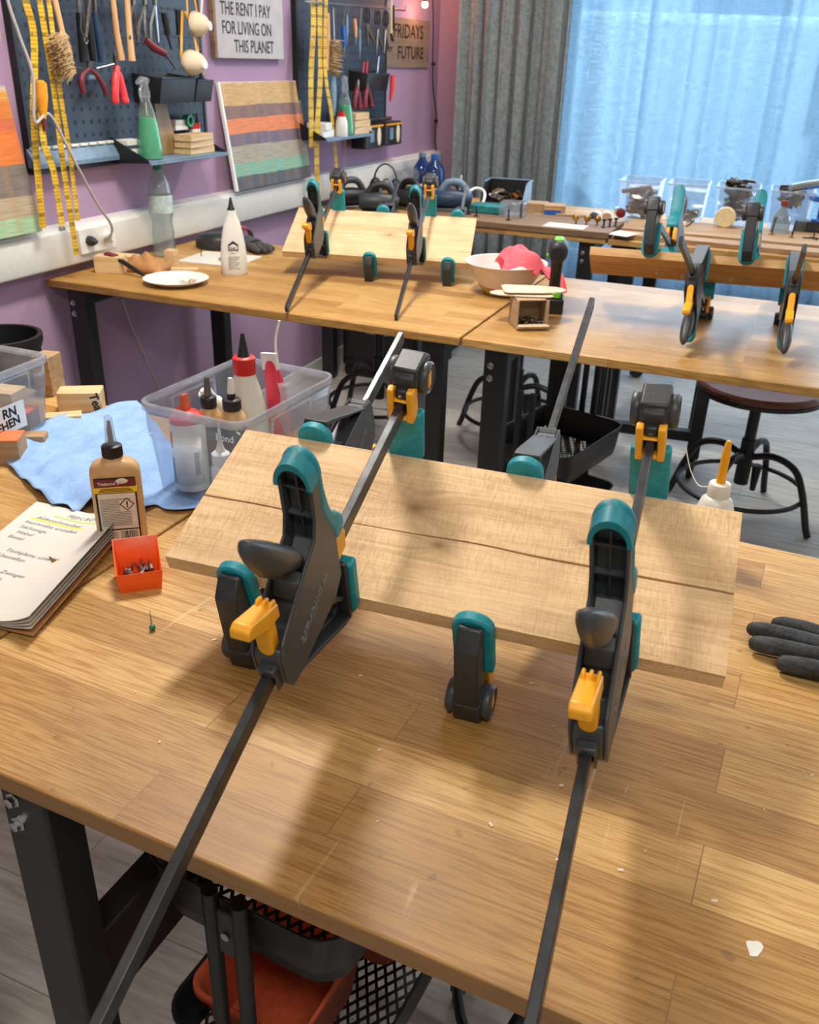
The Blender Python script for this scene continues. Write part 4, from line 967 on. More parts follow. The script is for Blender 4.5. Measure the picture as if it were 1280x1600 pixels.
# bowl with cloth, card box with spatulas, cordless drill
bo = thing('mixing_bowl', 'milky plastic bowl stained yellow inside on the middle bench', 'bowl', (-.818, 2.772, BH))
pb = [(.0, .002), (.058, .002), (.064, .006), (.088, .035), (.112, .075), (.122, .094), (.129, .097), (.130, .100), (.121, .099), (.109, .074), (.085, .037), (.061, .010), (.0, .007)]
obj('bowl_shell', MB().lathe(pb, (0, 0, 0), 56, cap0=False, cap1=False), 'bowl', bo)
obj('stain_band', MB().lathe([(.0650, .0065), (.0745, .0180), (.0828, .0278), (.0835, .0276), (.0752, .0176), (.0657, .0062)], (0, 0, 0), 56, cap0=False, cap1=False), plain('yellow glue stain', (206, 168, 92), .5, 0, .25, 0, 20), bo)
def rag(a, b):
    x = -.055+.20*a; y = -.062+.124*b
    hump = .042*math.sin(PI*min(1, a/.62))**.8 if a < .62 else 0
    z = .104+hump if a < .55 else .104+hump-(a-.55)*.155
    f = .014*math.sin(7*b+4*a)+.009*math.sin(15*b-7*a+1)+.006*math.sin(23*a+9*b)
    y = y*(.85-.25*math.sin(PI*a)+.25*a)+.012*math.sin(7*a+2)
    return (x+.014*math.sin(7*b), y, max(.018, z+f*(.45+.6*a)-(.018*(2*b-1)**2) if a > .6 else .104+hump+f*.5-.06*(2*b-1)**2))
rg = obj('cleaning_cloth', MB().grid(rag, 40, 34), 'rag', solid=.003, sub=1); rg.location = (-.772, 2.735, BH+.016); rg.rotation_euler = (0, 0, .32); tag(rg, 'pink cleaning cloth draped over the rim of the bowl', 'cloth')
cb = thing('card_box', 'small brown open card box of screws facing the viewer', 'box', (-.640, 2.425, BH), .56)
w_, d_, h_ = .088, .085, .078
obj('side_panel', MB().b2((-w_/2, -d_/2, 0), (-w_/2+.003, d_/2, h_)), 'card', cb); obj('side_panel', MB().b2((w_/2-.003, -d_/2, 0), (w_/2, d_/2, h_)), 'card', cb)
obj('bottom_panel', MB().b2((-w_/2, -d_/2, 0), (w_/2, d_/2, .003)), 'card', cb); obj('back_panel', MB().b2((-w_/2, d_/2-.003, 0), (w_/2, d_/2, h_)), 'card', cb)
obj('top_panel', MB().b2((-w_/2, -d_/2+.02, h_-.002), (w_/2, d_/2, h_)), 'card', cb)
obj('front_flap', MB().prism([(-d_/2-.001, .003), (-d_/2-.016, .014), (-d_/2-.014, .017), (-d_/2+.001, .006)], -w_/2, w_/2, 'x'), 'cardl', cb)
obj('front_lip', MB().b2((-w_/2, -d_/2, 0), (w_/2, -d_/2+.003, .016)), 'cardl', cb)
random.seed(8)
M_ = Matrix.Translation((-.640, 2.425, BH)) @ Matrix.Rotation(.56, 4, 'Z'); s0 = None
for i in range(22):
    if s0 is None:
        s0 = thing('screw', 'dark wood screw inside the small brown card box', 'screw', group='screws in the card box')
        obj('shank', MB().lathe([(.0004, 0), (.0014, .005), (.0016, .022)], (0, 0, 0), 6), 'bronze', s0); obj('head', MB().lathe([(.0016, .022), (.0040, .026), (.0040, .0266)], (0, 0, 0), 10), 'dsteel', s0); c = s0
    else: c = dup(s0, s0['label'])
    d = V((random.uniform(-1, 1), random.uniform(-1, 1), random.uniform(-.15, .25))).normalized(); x = d.orthogonal().normalized()
    c.matrix_world = M_ @ frame((random.uniform(-.028, .028), random.uniform(-.024, .02), .009+random.uniform(0, .012)), x, d.cross(x), d)
def blade(loc, rot, L, W, label, tilt=0):
    pts = [(-L/2, -W*.35), (-L/2+.01, -W*.48), (L*.1, -W*.42), (L*.38, -W*.30), (L*.47, -W*.14), (L/2, 0), (L*.47, W*.16), (L*.36, W*.33), (L*.05, W*.45), (-L/2+.012, W*.5), (-L/2, W*.4)]
    o = obj('wood_spatula', MB().prism(pts, 0, .003, 'z'), 'cardl', bevel=.0008, seg=1); o.location = loc; o.rotation_euler = (tilt, 0, rot); return tag(o, label, 'spatula', 'flat wooden spatulas on the card box')
blade((-.676, 2.455, BH+h_+.002), 3.55, .175, .085, 'lower flat wooden spatula lying on the card box, tip to the left', 0)
blade((-.645, 2.485, BH+h_+.010), .42, .18, .10, 'upper flat wooden spatula lying on the card box, tip towards the drill', .0)
dr = thing('cordless_drill', 'black and lime cordless drill standing upright beside the bowl', 'drill', (-.622, 2.625, BH), .24)
obj('battery', MB().prism(rrect(.062, .085, .012, 4), 0, .044, 'z'), 'blackp', dr, bevel=.004)
obj('foot_shell', MB().prism(rrect(.052, .072, .014, 4), .042, .062, 'z'), 'darkp', dr, bevel=.005)
obj('foot_badge', MB().prism(rrect(.040, .010, .004, 3, 0, -.034), .048, .0605, 'z'), 'lime', dr, bevel=.001)
hR = []
for z, y, hx, hy in ((.058, .004, .019, .022), (.085, .0, .0165, .021), (.12, -.004, .0165, .022), (.150, -.008, .0185, .025), (.165, -.010, .020, .027)):
    hR.append([(hx*math.cos(a), y+hy*math.sin(a), z) for a in [2*PI*i/24 for i in range(24)]])
obj('handle', MB().rings(hR), 'blackp', dr)
bR = []
for y, r_, dz in ((-.066, .010, 0), (-.064, .022, 0), (-.056, .0275, 0), (-.02, .029, .001), (.02, .029, .001), (.045, .027, 0), (.06, .023, 0)):
    bR.append([(r_*math.cos(a), y, .180+dz+r_*1.12*math.sin(a)) for a in [2*PI*i/28 for i in range(28)]])
obj('motor_housing', MB().rings(bR), 'darkp2', dr, angle=60)
obj('motor_cap', MB().lathe([(.001, -.0705), (.020, -.069), (.0245, -.062), (.0255, -.054)], (0, 0, .176), 28, 'y'), 'blackp', dr)
obj('top_badge', MB().box((0, -.018, .2125), (.026, .05, .006)), 'lime', dr, bevel=.003)
obj('chuck', MB().lathe([(.022, .058), (.0225, .075), (.020, .095), (.011, .108), (.008, .11)], (0, 0, .18), 24, 'y'), 'blackp', dr)
obj('side_button', MB().cyl((-.031, -.035, .168), (-.026, -.035, .168), .0055, seg=12), 'lime', dr)
obj('trigger', MB().box((0, .026, .138), (.014, .014, .032)), 'darkp', dr, bevel=.004)
# dowels poking from the tipped board
for i, (a, b) in enumerate(((.172, .115), (.100, .085), (-.03, .10))):
    u, w, n = axes(.1511+PI, .40, 0); p = V((-.2166, 2.7944, .9546))+u*(a-.03)+w*b-n*.022
    d = obj('dowel_chip', MB().cyl(p, p-n*.012, .004, seg=10), 'cardl'); tag(d, ('left', 'middle', 'right')[i]+' pale dowel stub on the underside of the tipped board', 'dowel', 'dowel stubs in the tipped board')
# ------------------------------------------------------------------ things on the purple wall
def pegmat():
    t = NT('perforated panel'); co = t.coord(); x, y, z = t.xyz(co)[:3]
    fy = t.math('ABSOLUTE', t.math('SUBTRACT', t.math('FRACT', t.math('MULTIPLY', y, 26.3)), .5)); fz = t.math('ABSOLUTE', t.math('SUBTRACT', t.math('FRACT', t.math('MULTIPLY', z, 26.3)), .5))
    h = t.math('LESS_THAN', t.math('MAXIMUM', fy, fz), .165)
    n = t.noise(co, 3, 3)
    t.base(t.mix(h, t.ramp(n.outputs[0], [(.3, srgb(36, 50, 66)), (.7, srgb(52, 68, 86))]), srgb(10, 12, 16))); t.b.inputs['Roughness'].default_value = .5; t.bump(h, -.4, .003); return t.m  # panel blues darkened to carry the shadow that lies on them
MT['peg'] = pegmat()
def pegboard(label, y0, y1, z0, z1):
    r = thing('pegboard', label, 'pegboard', (WX, y0, z0), 0, 'pegboards')
    obj('perforated_panel', MB().b2((.018, .004, .004), (.022, y1-y0-.004, z1-z0-.004)), 'peg', r)
    f = MB().b2((0, -.004, 0), (.026, .012, z1-z0)).b2((0, y1-y0-.012, 0), (.026, y1-y0+.004, z1-z0)).b2((0, 0, -.004), (.026, y1-y0, .010)).b2((0, 0, z1-z0-.01), (.026, y1-y0, z1-z0))
    obj('edge_frame', f, 'black', r, bevel=.002)
    return r
pegboard('dark perforated tool panel with bristle brush and red pliers, nearer the viewer', 2.235, 3.16, 1.150, 1.86)
pegboard('dark perforated tool panel with hanging scissors, farther along the wall', 3.885, 4.84, 1.150, 1.86)
PX = WX+.024
def shelf(label, y0, y1, z, d):
    r = thing('tool_shelf', label, 'shelf', (PX, y0, z), 0, 'tool panel shelves')
    obj('tray', MB().b2((0, 0, -.003), (d, y1-y0, 0)).b2((d-.003, 0, -.010), (d, y1-y0, .002)), 'bluegrey', r, bevel=.001)
    for y in (.0, y1-y0-.003): obj('bracket', MB().prism([(0, -.012), (d*.95, -.004), (d*.95, .004), (.0, .07)], y, y+.003, 'y'), 'black', r)
    return r
shelf('pale blue metal shelf below the nearer tool panel', 2.60, 3.06, 1.163, .155)
shelf('pale blue metal shelf below the farther tool panel', 3.86, 4.36, 1.160, .155)
rl = thing('slotted_rail', 'grey slotted metal rail at the bottom of the nearer tool panel', 'rail', (PX, 2.215, 1.168))
obj('rail_plate', MB().prism([(0, 0), (.028, -.004), (.030, .010), (.004, .052), (0, .052)], 0, .40, 'y'), 'bluegrey', rl, bevel=.001)
sl = MB()
for i in range(9): sl.box((.008, .03+.042*i, .052), (.014, .032, .008))
obj('slot_lip', sl, 'white', rl, bevel=.001)

# sign boards and stained sample panels
def stripes(name, stops, vert):
    t = NT(name); co = t.coord(); x, y, z = t.xyz(co)[:3]
    wob = t.noise(t.coord((1, .3, 1)), 9, 3); zz = t.math('ADD', z, t.math('MULTIPLY', t.math('SUBTRACT', wob.outputs[0], .5), .022))
    nd = t.n('ShaderNodeValToRGB'); cr = nd.color_ramp; cr.interpolation = 'CONSTANT'
    while len(cr.elements) > 1: cr.elements.remove(cr.elements[-1])
    cr.elements[0].position = 0; cr.elements[0].color = srgb(*stops[0][1])
    for p, c in stops[1:]:
        e = cr.elements.new(p); e.color = srgb(*c)
    t.set(nd.inputs[0], t.math('MULTIPLY', zz, 2.0)); c = nd.outputs[0]
    g = t.noise(t.coord((1, .05, 1)), 260, 5); c = t.mix(.35, c, t.ramp(g.outputs[0], [(.35, srgb(120, 110, 104)), (.6, g1(1))]), 'MULTIPLY')
    v = t.noise(t.coord((1, 1, .02)), 16, 1); c = t.mix(t.math('MULTIPLY', t.ramp(v.outputs[0], [(.5, g1(0)), (.56, g1(1))]), vert), c, srgb(176, 128, 70))
    t.base(c); t.b.inputs['Roughness'].default_value = .6; t.bump(g.outputs[0], .1, .001); return t.m
MT['strip1'] = stripes('stained stripes warm', [(0, (158, 190, 150)), (.10, (178, 160, 132)), (.21, (124, 112, 104)), (.38, (222, 120, 44)), (.56, (206, 104, 62)), (.63, (222, 128, 46)), (.72, (226, 158, 62)), (.775, (208, 190, 168))], .2)
MT['strip2'] = stripes('stained stripes mixed', [(0, (84, 88, 96)), (.105, (128, 180, 156)), (.20, (164, 160, 146)), (.325, (112, 98, 116)), (.42, (226, 132, 84)), (.535, (128, 100, 96)), (.63, (204, 166, 112)), (.80, (222, 210, 196))], .16)
def panel(name, label, cat, y0, y1, z0, z1, mat, lean, t=.012, edge=None):
    r = thing(name, label, cat, (WX+.062, y0, z0)); r.rotation_euler = (0, -lean, 0)
    obj('board_face', MB().b2((0, 0, 0), (t, y1-y0, z1-z0)), mat, r, bevel=.001, seg=1)
    obj('board_edge', MB().b2((-.001, -.014, 0), (t*.9, 0, z1-z0)), edge or 'cardl', r)
    return r
panel('stain_sample', 'striped orange stained sample panel at the left edge under the picture', 'sample panel', 1.80, 2.185, .992, 1.395, 'strip1', .15)
panel('stain_sample', 'striped stained sample panel between the two tool panels', 'sample panel', 3.285, 3.90, .992, 1.395, 'strip2', .15, edge='white')
MT['signw'] = plain('grey white board', (182, 178, 180), .8, 0, .08, .1, 20)
sg = thing('slogan_board', 'grey board with black slogan about living on this planet', 'sign', (WX+.004, 3.265, 1.475))
obj('board', MB().b2((0, 0, 0), (.022, .50, .34)), 'signw', sg, bevel=.002); obj('side_edge', MB().b2((0, -.014, 0), (.02, 0, .34)), 'plankd', sg)
WF = lambda y, z, x=.0226: frame((x, y, z), V((0, 1, 0)), V((0, 0, 1)), V((1, 0, 0)))
for body, y, z, s in (('ACTIVISM IS', .03, .215, .068), ('THE RENT I PAY', .03, .150, .064), ('FOR LIVING ON', .035, .085, .064), ('THIS PLANET', .115, .022, .064)):
    text('lettering', body, s, 'ink', sg, WF(y, z), .0004, bold=.0004, squash=.80)
cdb = thing('cardboard_sign', 'brown cardboard sign with black lettering hanging beside the room corner', 'sign', (WX+.004, 4.865, 1.448))
obj('board', MB().b2((0, 0, 0), (.006, .61, .24)), 'cardd', cdb)
text('lettering', 'FRIDAYS', .098, 'bronze', cdb, WF(.09, .145, .0066), .0004, bold=.0004, squash=1.15)
text('lettering', 'for', .055, 'bronze', cdb, WF(.02, .075, .0066), .0004); text('lettering', 'FUTURE', .088, 'bronze', cdb, WF(.15, .045, .0066), .0004, bold=.0004, squash=1.2)
pf = thing('framed_picture', 'pale mounted picture at the top left corner on the purple wall', 'picture', (WX+.003, 1.95, 1.505))
obj('mount', MB().b2((0, 0, 0), (.016, .245, .30)), plain('raw linen board', (168, 150, 136), .8, 0, .1, .1), pf, bevel=.002); obj('print', MB().b2((.014, .03, .05), (.0175, .20, .27)), 'bluegrey', pf)

# measuring tapes: printed cloth bands hanging from the panels
t = NT('measuring tape print'); co = t.coord(); x, y, z = t.xyz(co)[:3]
f1 = t.math('LESS_THAN', t.math('FRACT', t.math('MULTIPLY', z, 100)), .16); f2 = t.math('LESS_THAN', t.math('FRACT', t.math('MULTIPLY', z, 25)), .26)
nz = t.noise(co, 120, 2)
f3 = t.math('MULTIPLY', f2, t.math('GREATER_THAN', nz.outputs[0], .46))
t.base(t.mix(t.math('MULTIPLY', t.math('MAXIMUM', f1, f3), .65), t.ramp(t.noise(co, 12, 3).outputs[0], [(.35, srgb(196, 154, 30)), (.65, srgb(226, 188, 56))]), srgb(60, 48, 20))); t.b.inputs['Roughness'].default_value = .55; MT['tapep'] = t.m
def tape(pts, label, w=.017):
    q = MB().ribbon(smooth_path(pts, 6), V((.25, 1, 0)), w, .0005); o = obj('measuring_tape', q, 'tapep', smooth=False); return tag(o, label, 'measuring tape', 'measuring tapes on the tool panels')
tape([(-2.090, 2.223, 1.655), (-2.090, 2.222, 1.609), (-2.090, 2.235, 1.533), (-2.090, 2.217, 1.431), (-2.090, 2.185, 1.293), (-2.090, 2.159, 1.009)], 'leftmost yellow measuring tape on the nearer tool panel', .022)
tape([(-2.075, 2.260, 1.658), (-2.075, 2.260, 1.611), (-2.075, 2.265, 1.492), (-2.075, 2.269, 1.367), (-2.075, 2.264, 1.176), (-2.075, 2.270, 0.913)], 'longest yellow measuring tape, hanging down over the white trunking', .019)
tape([(-2.060, 2.276, 1.659), (-2.060, 2.279, 1.612), (-2.060, 2.276, 1.381), (-2.060, 2.282, 1.210), (-2.060, 2.279, 1.016)], 'yellow measuring tape right beside the bristle brush', .015)
tape([(-2.050, 2.177, 1.329), (-2.050, 2.172, 1.244), (-2.050, 2.194, 1.164), (-2.050, 2.198, 1.014)], 'yellow measuring tape hanging below the orange handle', .020)
tape([(-2.085, 3.882, 1.739), (-2.085, 3.888, 1.609), (-2.085, 3.856, 1.411), (-2.085, 3.849, 1.123)], 'left yellow measuring tape of the bundle on the farther panel', .032)
tape([(-2.075, 3.932, 1.743), (-2.075, 3.927, 1.610), (-2.075, 3.927, 1.436), (-2.075, 3.888, 1.204), (-2.075, 3.876, 1.037), (-2.075, 3.884, 0.931)], 'longest yellow measuring tape of the bundle on the farther panel', .032)
tape([(-2.065, 3.972, 1.745), (-2.065, 3.954, 1.562), (-2.065, 3.956, 1.416), (-2.065, 4.014, 1.239), (-2.065, 4.055, 1.023)], 'right yellow measuring tape of the bundle, bending past the shelf', .022)
ch_ = obj('tape_clasp', MB().b2((-.004, -.010, -.006), (.004, .010, .006)), 'chrome', bevel=.001); ch_.location = (-2.050, 2.196, 1.005); tag(ch_, 'metal end clasp of the tape below the orange handle', 'clasp')

# bristle brush
hb = thing('bristle_brush', 'wooden hand brush with pale bristles on the nearer tool panel', 'brush')
p0, p1, p2, p3 = V((-2.060, 2.304, 1.614)), V((-2.050, 2.305, 1.537)), V((-2.050, 2.321, 1.422)), V((-2.070, 2.313, 1.677))
obj('brush_back', MB().tube([p1, p1.lerp(p2, .1), p1.lerp(p2, .5), p1.lerp(p2, .93), p2], [.008, .014, .016, .015, .007], 14, flat=(.55, 1.1)), 'beech', hb)
obj('brush_handle', MB().tube([p3, p0, p1.lerp(p2, .1)], [.010, .008, .008], 12), 'beech', hb)
q = MB(); random.seed(4); ax = (p2-p1).normalized(); side = V((.25, -1, -.15)).normalized()
for i in range(420):
    s_ = p1.lerp(p2, .05+.9*random.random())+V((random.uniform(-.022, .022), 0, 0)); d = (side+V((random.uniform(-.25, .25), random.uniform(-.2, .2), random.uniform(-.35, .22)))).normalized()
    q.tube([s_, s_+d*.03, s_+d*(.052+.018*random.random())+V((0, 0, -.004))], [.0012, .0011, .0006], 3)
o_ = obj('bristles', q, 'bristle', hb); o_['kind'] = 'stuff'
# awl with orange handle, power cable, socket
aw = thing('awl', 'orange wooden awl handle hanging among the measuring tapes', 'awl')
a0, a1 = V((-2.045, 2.190, 1.411)), V((-2.045, 2.178, 1.312))
obj('handle', MB().tube([a0, a0.lerp(a1, .08), a0.lerp(a1, .4), a0.lerp(a1, .75), a0.lerp(a1, .9), a1], [.006, .015, .0165, .0125, .009, .008], 16), 'orange2' if False else plain('amber handle', (222, 148, 30), .35, 0, .12, .05), aw)
obj('ferrule', MB().tube([a1, V((-2.045, 2.176, 1.279))], [.0055, .004], 12), 'dred', aw)
cbl = obj('power_cable', MB().tube(smooth_path([(-2.040, 2.109, 1.661), (-2.040, 2.104, 1.603), (-2.040, 2.127, 1.521), (-2.035, 2.151, 1.420), (-2.040, 2.137, 1.306), (-2.040, 2.196, 1.324), (-2.040, 2.243, 1.253), (-2.040, 2.287, 1.171), (-2.060, 2.375, 1.056), (-2.080, 2.453, 0.977), (-2.100, 2.463, 0.937), (-2.118, 2.455, 0.928)], 6), .0042, 8), 'cord'); tag(cbl, 'grey power cable looping down to the wall socket', 'cable')
so = thing('wall_socket', 'white double wall socket on the trunking with plugged cable', 'socket', (WX+.056, 2.425, .932))
obj('cover_plate', MB().b2((0, -.075, -.040), (.008, .095, .040)), 'white', so, bevel=.003)
for y in (-.035, .052): obj('socket_well', MB().lathe([(.022, .0), (.022, .0085), (.0195, .0088), (.0185, .002), (.0, .002)], (0, y, 0), 28, 'x', cap0=False, cap1=False), 'white', so)
obj('plug', MB().lathe([(.016, .006), (.016, .022), (.010, .034), (.005, .042)], (0, -.035, 0), 20, 'x'), 'darkp2', so)
obj('power_plug', MB().lathe([(.017, .006), (.017, .026), (.011, .036)], (0, .052, .0), 20, 'x'), 'white', so)
c2 = obj('power_cable', MB().tube(smooth_path([(-2.160, 2.556, 0.706), (-2.160, 2.593, 0.595), (-2.160, 2.663, 0.431), (-2.160, 2.731, 0.282), (-2.160, 2.846, 0.050)], 5), .0042, 8), 'cord'); tag(c2, 'pale cable hanging down the wall below the middle bench', 'cable')

# hanging tools, each hung on its own hook
def tool(name, label, cat, parts, grp='hand tools on the panels'):
    r = thing(name, label, cat, group=grp)
    for nm, pts, rad, mat, flat in parts: obj(nm, MB().tube([V(p) for p in pts], rad, 10, flat=flat), mat, r)
    p = V(parts[0][1][0]); obj('hook', MB().tube([(PX-.004, p.y, p.z+.004), p], .0016, 6), 'chrome', r)
    return r
XT = -2.10
tool('hammer', 'hammer with pale wooden handle, left one of the pair on the panel', 'hammer', [('handle', [(-2.090, 2.591, 1.664), (-2.090, 2.593, 1.543), (-2.090, 2.603, 1.464)], [.0085, .0095, .0115], 'beech', None), ('head', [(-2.090, 2.544, 1.665), (-2.090, 2.642, 1.678)], [.014, .014], 'dsteel', None)])
tool('hammer', 'hammer with pale wooden handle, right one of the pair on the panel', 'hammer', [('handle', [(-2.090, 2.662, 1.669), (-2.090, 2.655, 1.545), (-2.090, 2.654, 1.462)], [.009, .010, .012], 'beech', None), ('head', [(-2.090, 2.629, 1.674), (-2.090, 2.725, 1.688)], [.014, .014], 'dsteel', None)])
tool('file', 'black file with dark handle hanging left of the hammers', 'file', [('handle', [(-2.100, 2.513, 1.592), (-2.100, 2.517, 1.505), (-2.100, 2.517, 1.457)], [.010, .0115, .010], 'navy', (1, .7)), ('blade', [(-2.100, 2.522, 1.668), (-2.100, 2.513, 1.592)], [.008, .008], 'dsteel', (1, .4))])
tool('metal_file', 'black handled tool hanging behind the coiled spring', 'tool handle', [('handle', [(-2.110, 2.456, 1.589), (-2.110, 2.451, 1.504), (-2.110, 2.447, 1.455)], [.012, .013, .012], 'blackp', (1, .7)), ('shaft', [(-2.110, 2.460, 1.664), (-2.110, 2.456, 1.589)], [.006, .006], 'dsteel', None)])
tool('metal_file', 'second black handled tool hanging beside the coiled spring', 'tool handle', [('handle', [(-2.110, 2.490, 1.573), (-2.110, 2.492, 1.496), (-2.110, 2.494, 1.460)], [.011, .012, .011], 'blackp', (1, .7)), ('shaft', [(-2.110, 2.497, 1.666), (-2.110, 2.490, 1.573)], [.006, .006], 'dsteel', None)])
sp = thing('coil_spring', 'steel coil spring hanging on the nearer tool panel', 'spring'); s0_, s1_ = V((-2.070, 2.475, 1.665)), V((-2.070, 2.425, 1.524)); pts = []
dd = (s1_-s0_).normalized(); e1 = dd.orthogonal().normalized(); e2 = dd.cross(e1)
for i in range(44*8): k = i/(44*8); a = k*44*2*PI; pts.append(s0_.lerp(s1_, k)+e1*.006*math.cos(a)+e2*.006*math.sin(a))
obj('coil', MB().tube(pts, .0013, 5), 'chrome', sp); obj('hook', MB().tube(arc(s1_+V((0, 0, -.008)), .008, PI/2, 2.2*PI, 12), .0016, 6), 'chrome', sp); obj('wire', MB().tube([(-2.075, 2.440, 1.654), (-2.075, 2.413, 1.546), (-2.075, 2.427, 1.517)], .0014, 6), 'chrome', sp)
def pliers(label, top, mid, bl, br_, mat, grp='pliers on the panels', r_=.0085, jaw='dsteel'):
    r = thing('pliers', label, 'pliers', group=grp); top, mid, bl, br_ = map(V, (top, mid, bl, br_)); X_ = V((.004, 0, 0))
    obj('jaws', MB().tube([top, top.lerp(mid, .5), mid], [.0035, .009, .0105], 10, flat=(1, .6)), jaw, r)
    for e_, s in ((bl, 1), (br_, -1)):
        k = V((0, (e_.y-mid.y)*.5, 0)); obj('grip', MB().tube(smooth_path([mid+X_*s, mid.lerp(e_, .35)+k*.5+X_*s, mid.lerp(e_, .75)+k*.45+X_*s, e_], 5), [r_*.75]*3+[r_]*10+[r_*1.05]*2+[r_*.8], 12), mat, r)
    obj('pivot', MB().cyl(mid-V((.008, 0, 0)), mid+V((.009, 0, 0)), .005, seg=12), 'dsteel', r)
    return r
pliers('pliers with thick coral red grips hanging on the nearer panel', (-2.090, 2.571, 1.489), (-2.090, 2.575, 1.445), (-2.085, 2.544, 1.339), (-2.085, 2.597, 1.338), 'redm', r_=.0125)
tool('pincers', 'red pincers hanging upside down left of the coral pliers', 'pincers', [('grip', [(-2.100, 2.452, 1.438), (-2.095, 2.417, 1.420), (-2.095, 2.409, 1.396), (-2.095, 2.416, 1.371)], [.006, .008, .0085, .007], 'dred', None), ('grip', [(-2.095, 2.460, 1.438), (-2.095, 2.486, 1.420), (-2.095, 2.510, 1.391), (-2.095, 2.518, 1.365)], [.006, .008, .0085, .007], 'dred', None), ('jaws', [(-2.100, 2.465, 1.459), (-2.100, 2.460, 1.434)], [.010, .008], 'dsteel', None), ('bar', [(-2.085, 2.472, 1.440), (-2.085, 2.558, 1.453)], [.003, .003], 'chrome', None)], 'pliers on the panels')
hk = obj('panel_hook', MB().box((0, 0, 0), (.008, .05, .014)), 'bluegrey', bevel=.004); hk.location = (-2.130, 2.500, 1.413); tag(hk, 'pale metal double hook under the pincers', 'hook')
for (x, y, l, m, lb) in ((209, 62, 0, 'dsteel', 'steel pliers hanging first right of the hammers'), (224, 60, 0, 'dsteel', 'steel pliers hanging second right of the hammers'), (238, 66, 0, 'chrome', 'bright steel pliers hanging third right of the hammers')):
    r = thing('long_nose_pliers', lb, 'pliers', group='steel pliers right of the hammers'); a, b, c, d = (None,)*4
    MQ = {209: ((-2.090, 2.696, 1.671), (-2.090, 2.688, 1.621), (-2.085, 2.649, 1.523), (-2.085, 2.688, 1.528)), 224: ((-2.085, 2.748, 1.675), (-2.085, 2.740, 1.624), (-2.080, 2.685, 1.513), (-2.080, 2.723, 1.521)), 238: ((-2.080, 2.795, 1.678), (-2.080, 2.787, 1.627), (-2.075, 2.742, 1.514), (-2.075, 2.780, 1.519))}[x]
    T_, M_2, L_, R_ = map(V, MQ)
    obj('jaws', MB().tube([T_, M_2], [.008, .009], 8, flat=(1, .6)), 'dsteel', r)
    for e_ in (L_, R_): obj('grip', MB().tube([M_2, M_2.lerp(e_, .5)+V((0, (e_.y-M_2.y)*.25, 0)), e_], [.005, .0058, .0045], 8), m, r)
tool('screwdriver', 'dark red screwdriver handle pointing sideways above the black bins', 'screwdriver', [('handle', [(-2.070, 2.710, 1.525), (-2.060, 2.734, 1.503), (-2.050, 2.779, 1.486)], [.010, .013, .011], 'dred', None), ('shaft', [(-2.050, 2.779, 1.486), (-2.030, 2.808, 1.440)], [.004, .004], 'dsteel', None)])
tool('cutter', 'black handled cutter hanging above the respirator masks', 'cutter', [('handle', [(-2.100, 2.859, 1.608), (-2.100, 2.870, 1.542)], [.011, .009], 'blackp', None), ('blade', [(-2.100, 2.870, 1.542), (-2.100, 2.885, 1.498)], [.007, .004], 'dsteel', (1, .5))])
tool('cutter', 'black cutter with steel tip hanging left beside the white spoon bundle', 'cutter', [('handle', [(-2.100, 2.939, 1.621), (-2.100, 2.935, 1.544)], [.010, .009], 'blackp', None), ('blade', [(-2.100, 2.935, 1.538), (-2.100, 2.938, 1.487)], [.006, .005], 'chrome', (1, .5))])
# dust masks
def mask(label, c, a, mat='cardl'):
    r = thing('dust_mask', label, 'dust mask', c, 0, 'dust masks on the nearer panel'); r.rotation_euler = (0, 0, a); r.scale = (1.42, 1.42, 1.42)
    q = MB().rings([[( .006+.034*(1-k**2)**.5 if k < 1 else .004, s*.034*k*math.cos(t), s*.026*k*math.sin(t)) for t in [2*PI*i/28 for i in range(28)]] for k, s in ((.02, 1), (.35, 1), (.65, 1), (.85, 1), (.96, 1), (1.0, 1.08))], True, False)
    obj('mask_cup', q, mat, r, solid=.002); obj('valve', MB().lathe([(.011, .0), (.011, .006), (.009, .008)], (.035, .006, -.003), 18, 'x'), 'white', r)
    obj('strap', MB().ribbon(smooth_path([(.0, .03, .01), (-.004, .026, .06), (-.012, .01, .11)], 5), V((0, 1, 0)), .007, .0006), 'yellow', r); obj('strap', MB().ribbon(smooth_path([(.0, -.03, .01), (-.004, -.018, .06), (-.012, .0, .11)], 5), V((0, 1, 0)), .007, .0006), 'yellow', r)
    return r
mask('pale dust mask hanging at the top of the nearer panel', (-2.060, 2.966, 1.579), .2)
mask('pale dust mask hanging lower above the black bins', (-2.050, 2.916, 1.460), -.1)
tool('spatula', 'bundle end of a pale spatula hanging beside the upper dust mask', 'spatula', [('handle', [(-2.080, 3.073, 1.707), (-2.075, 3.039, 1.617), (-2.070, 3.029, 1.541)], [.004, .004, .007], 'white', None)])
tool('spatula', 'pale strip hanging right of the dust masks down to the bins', 'strip', [('strap', [(-2.065, 2.994, 1.536), (-2.060, 2.983, 1.476), (-2.055, 2.999, 1.420)], [.003, .0035, .0035], 'cardl', (1, .5))])
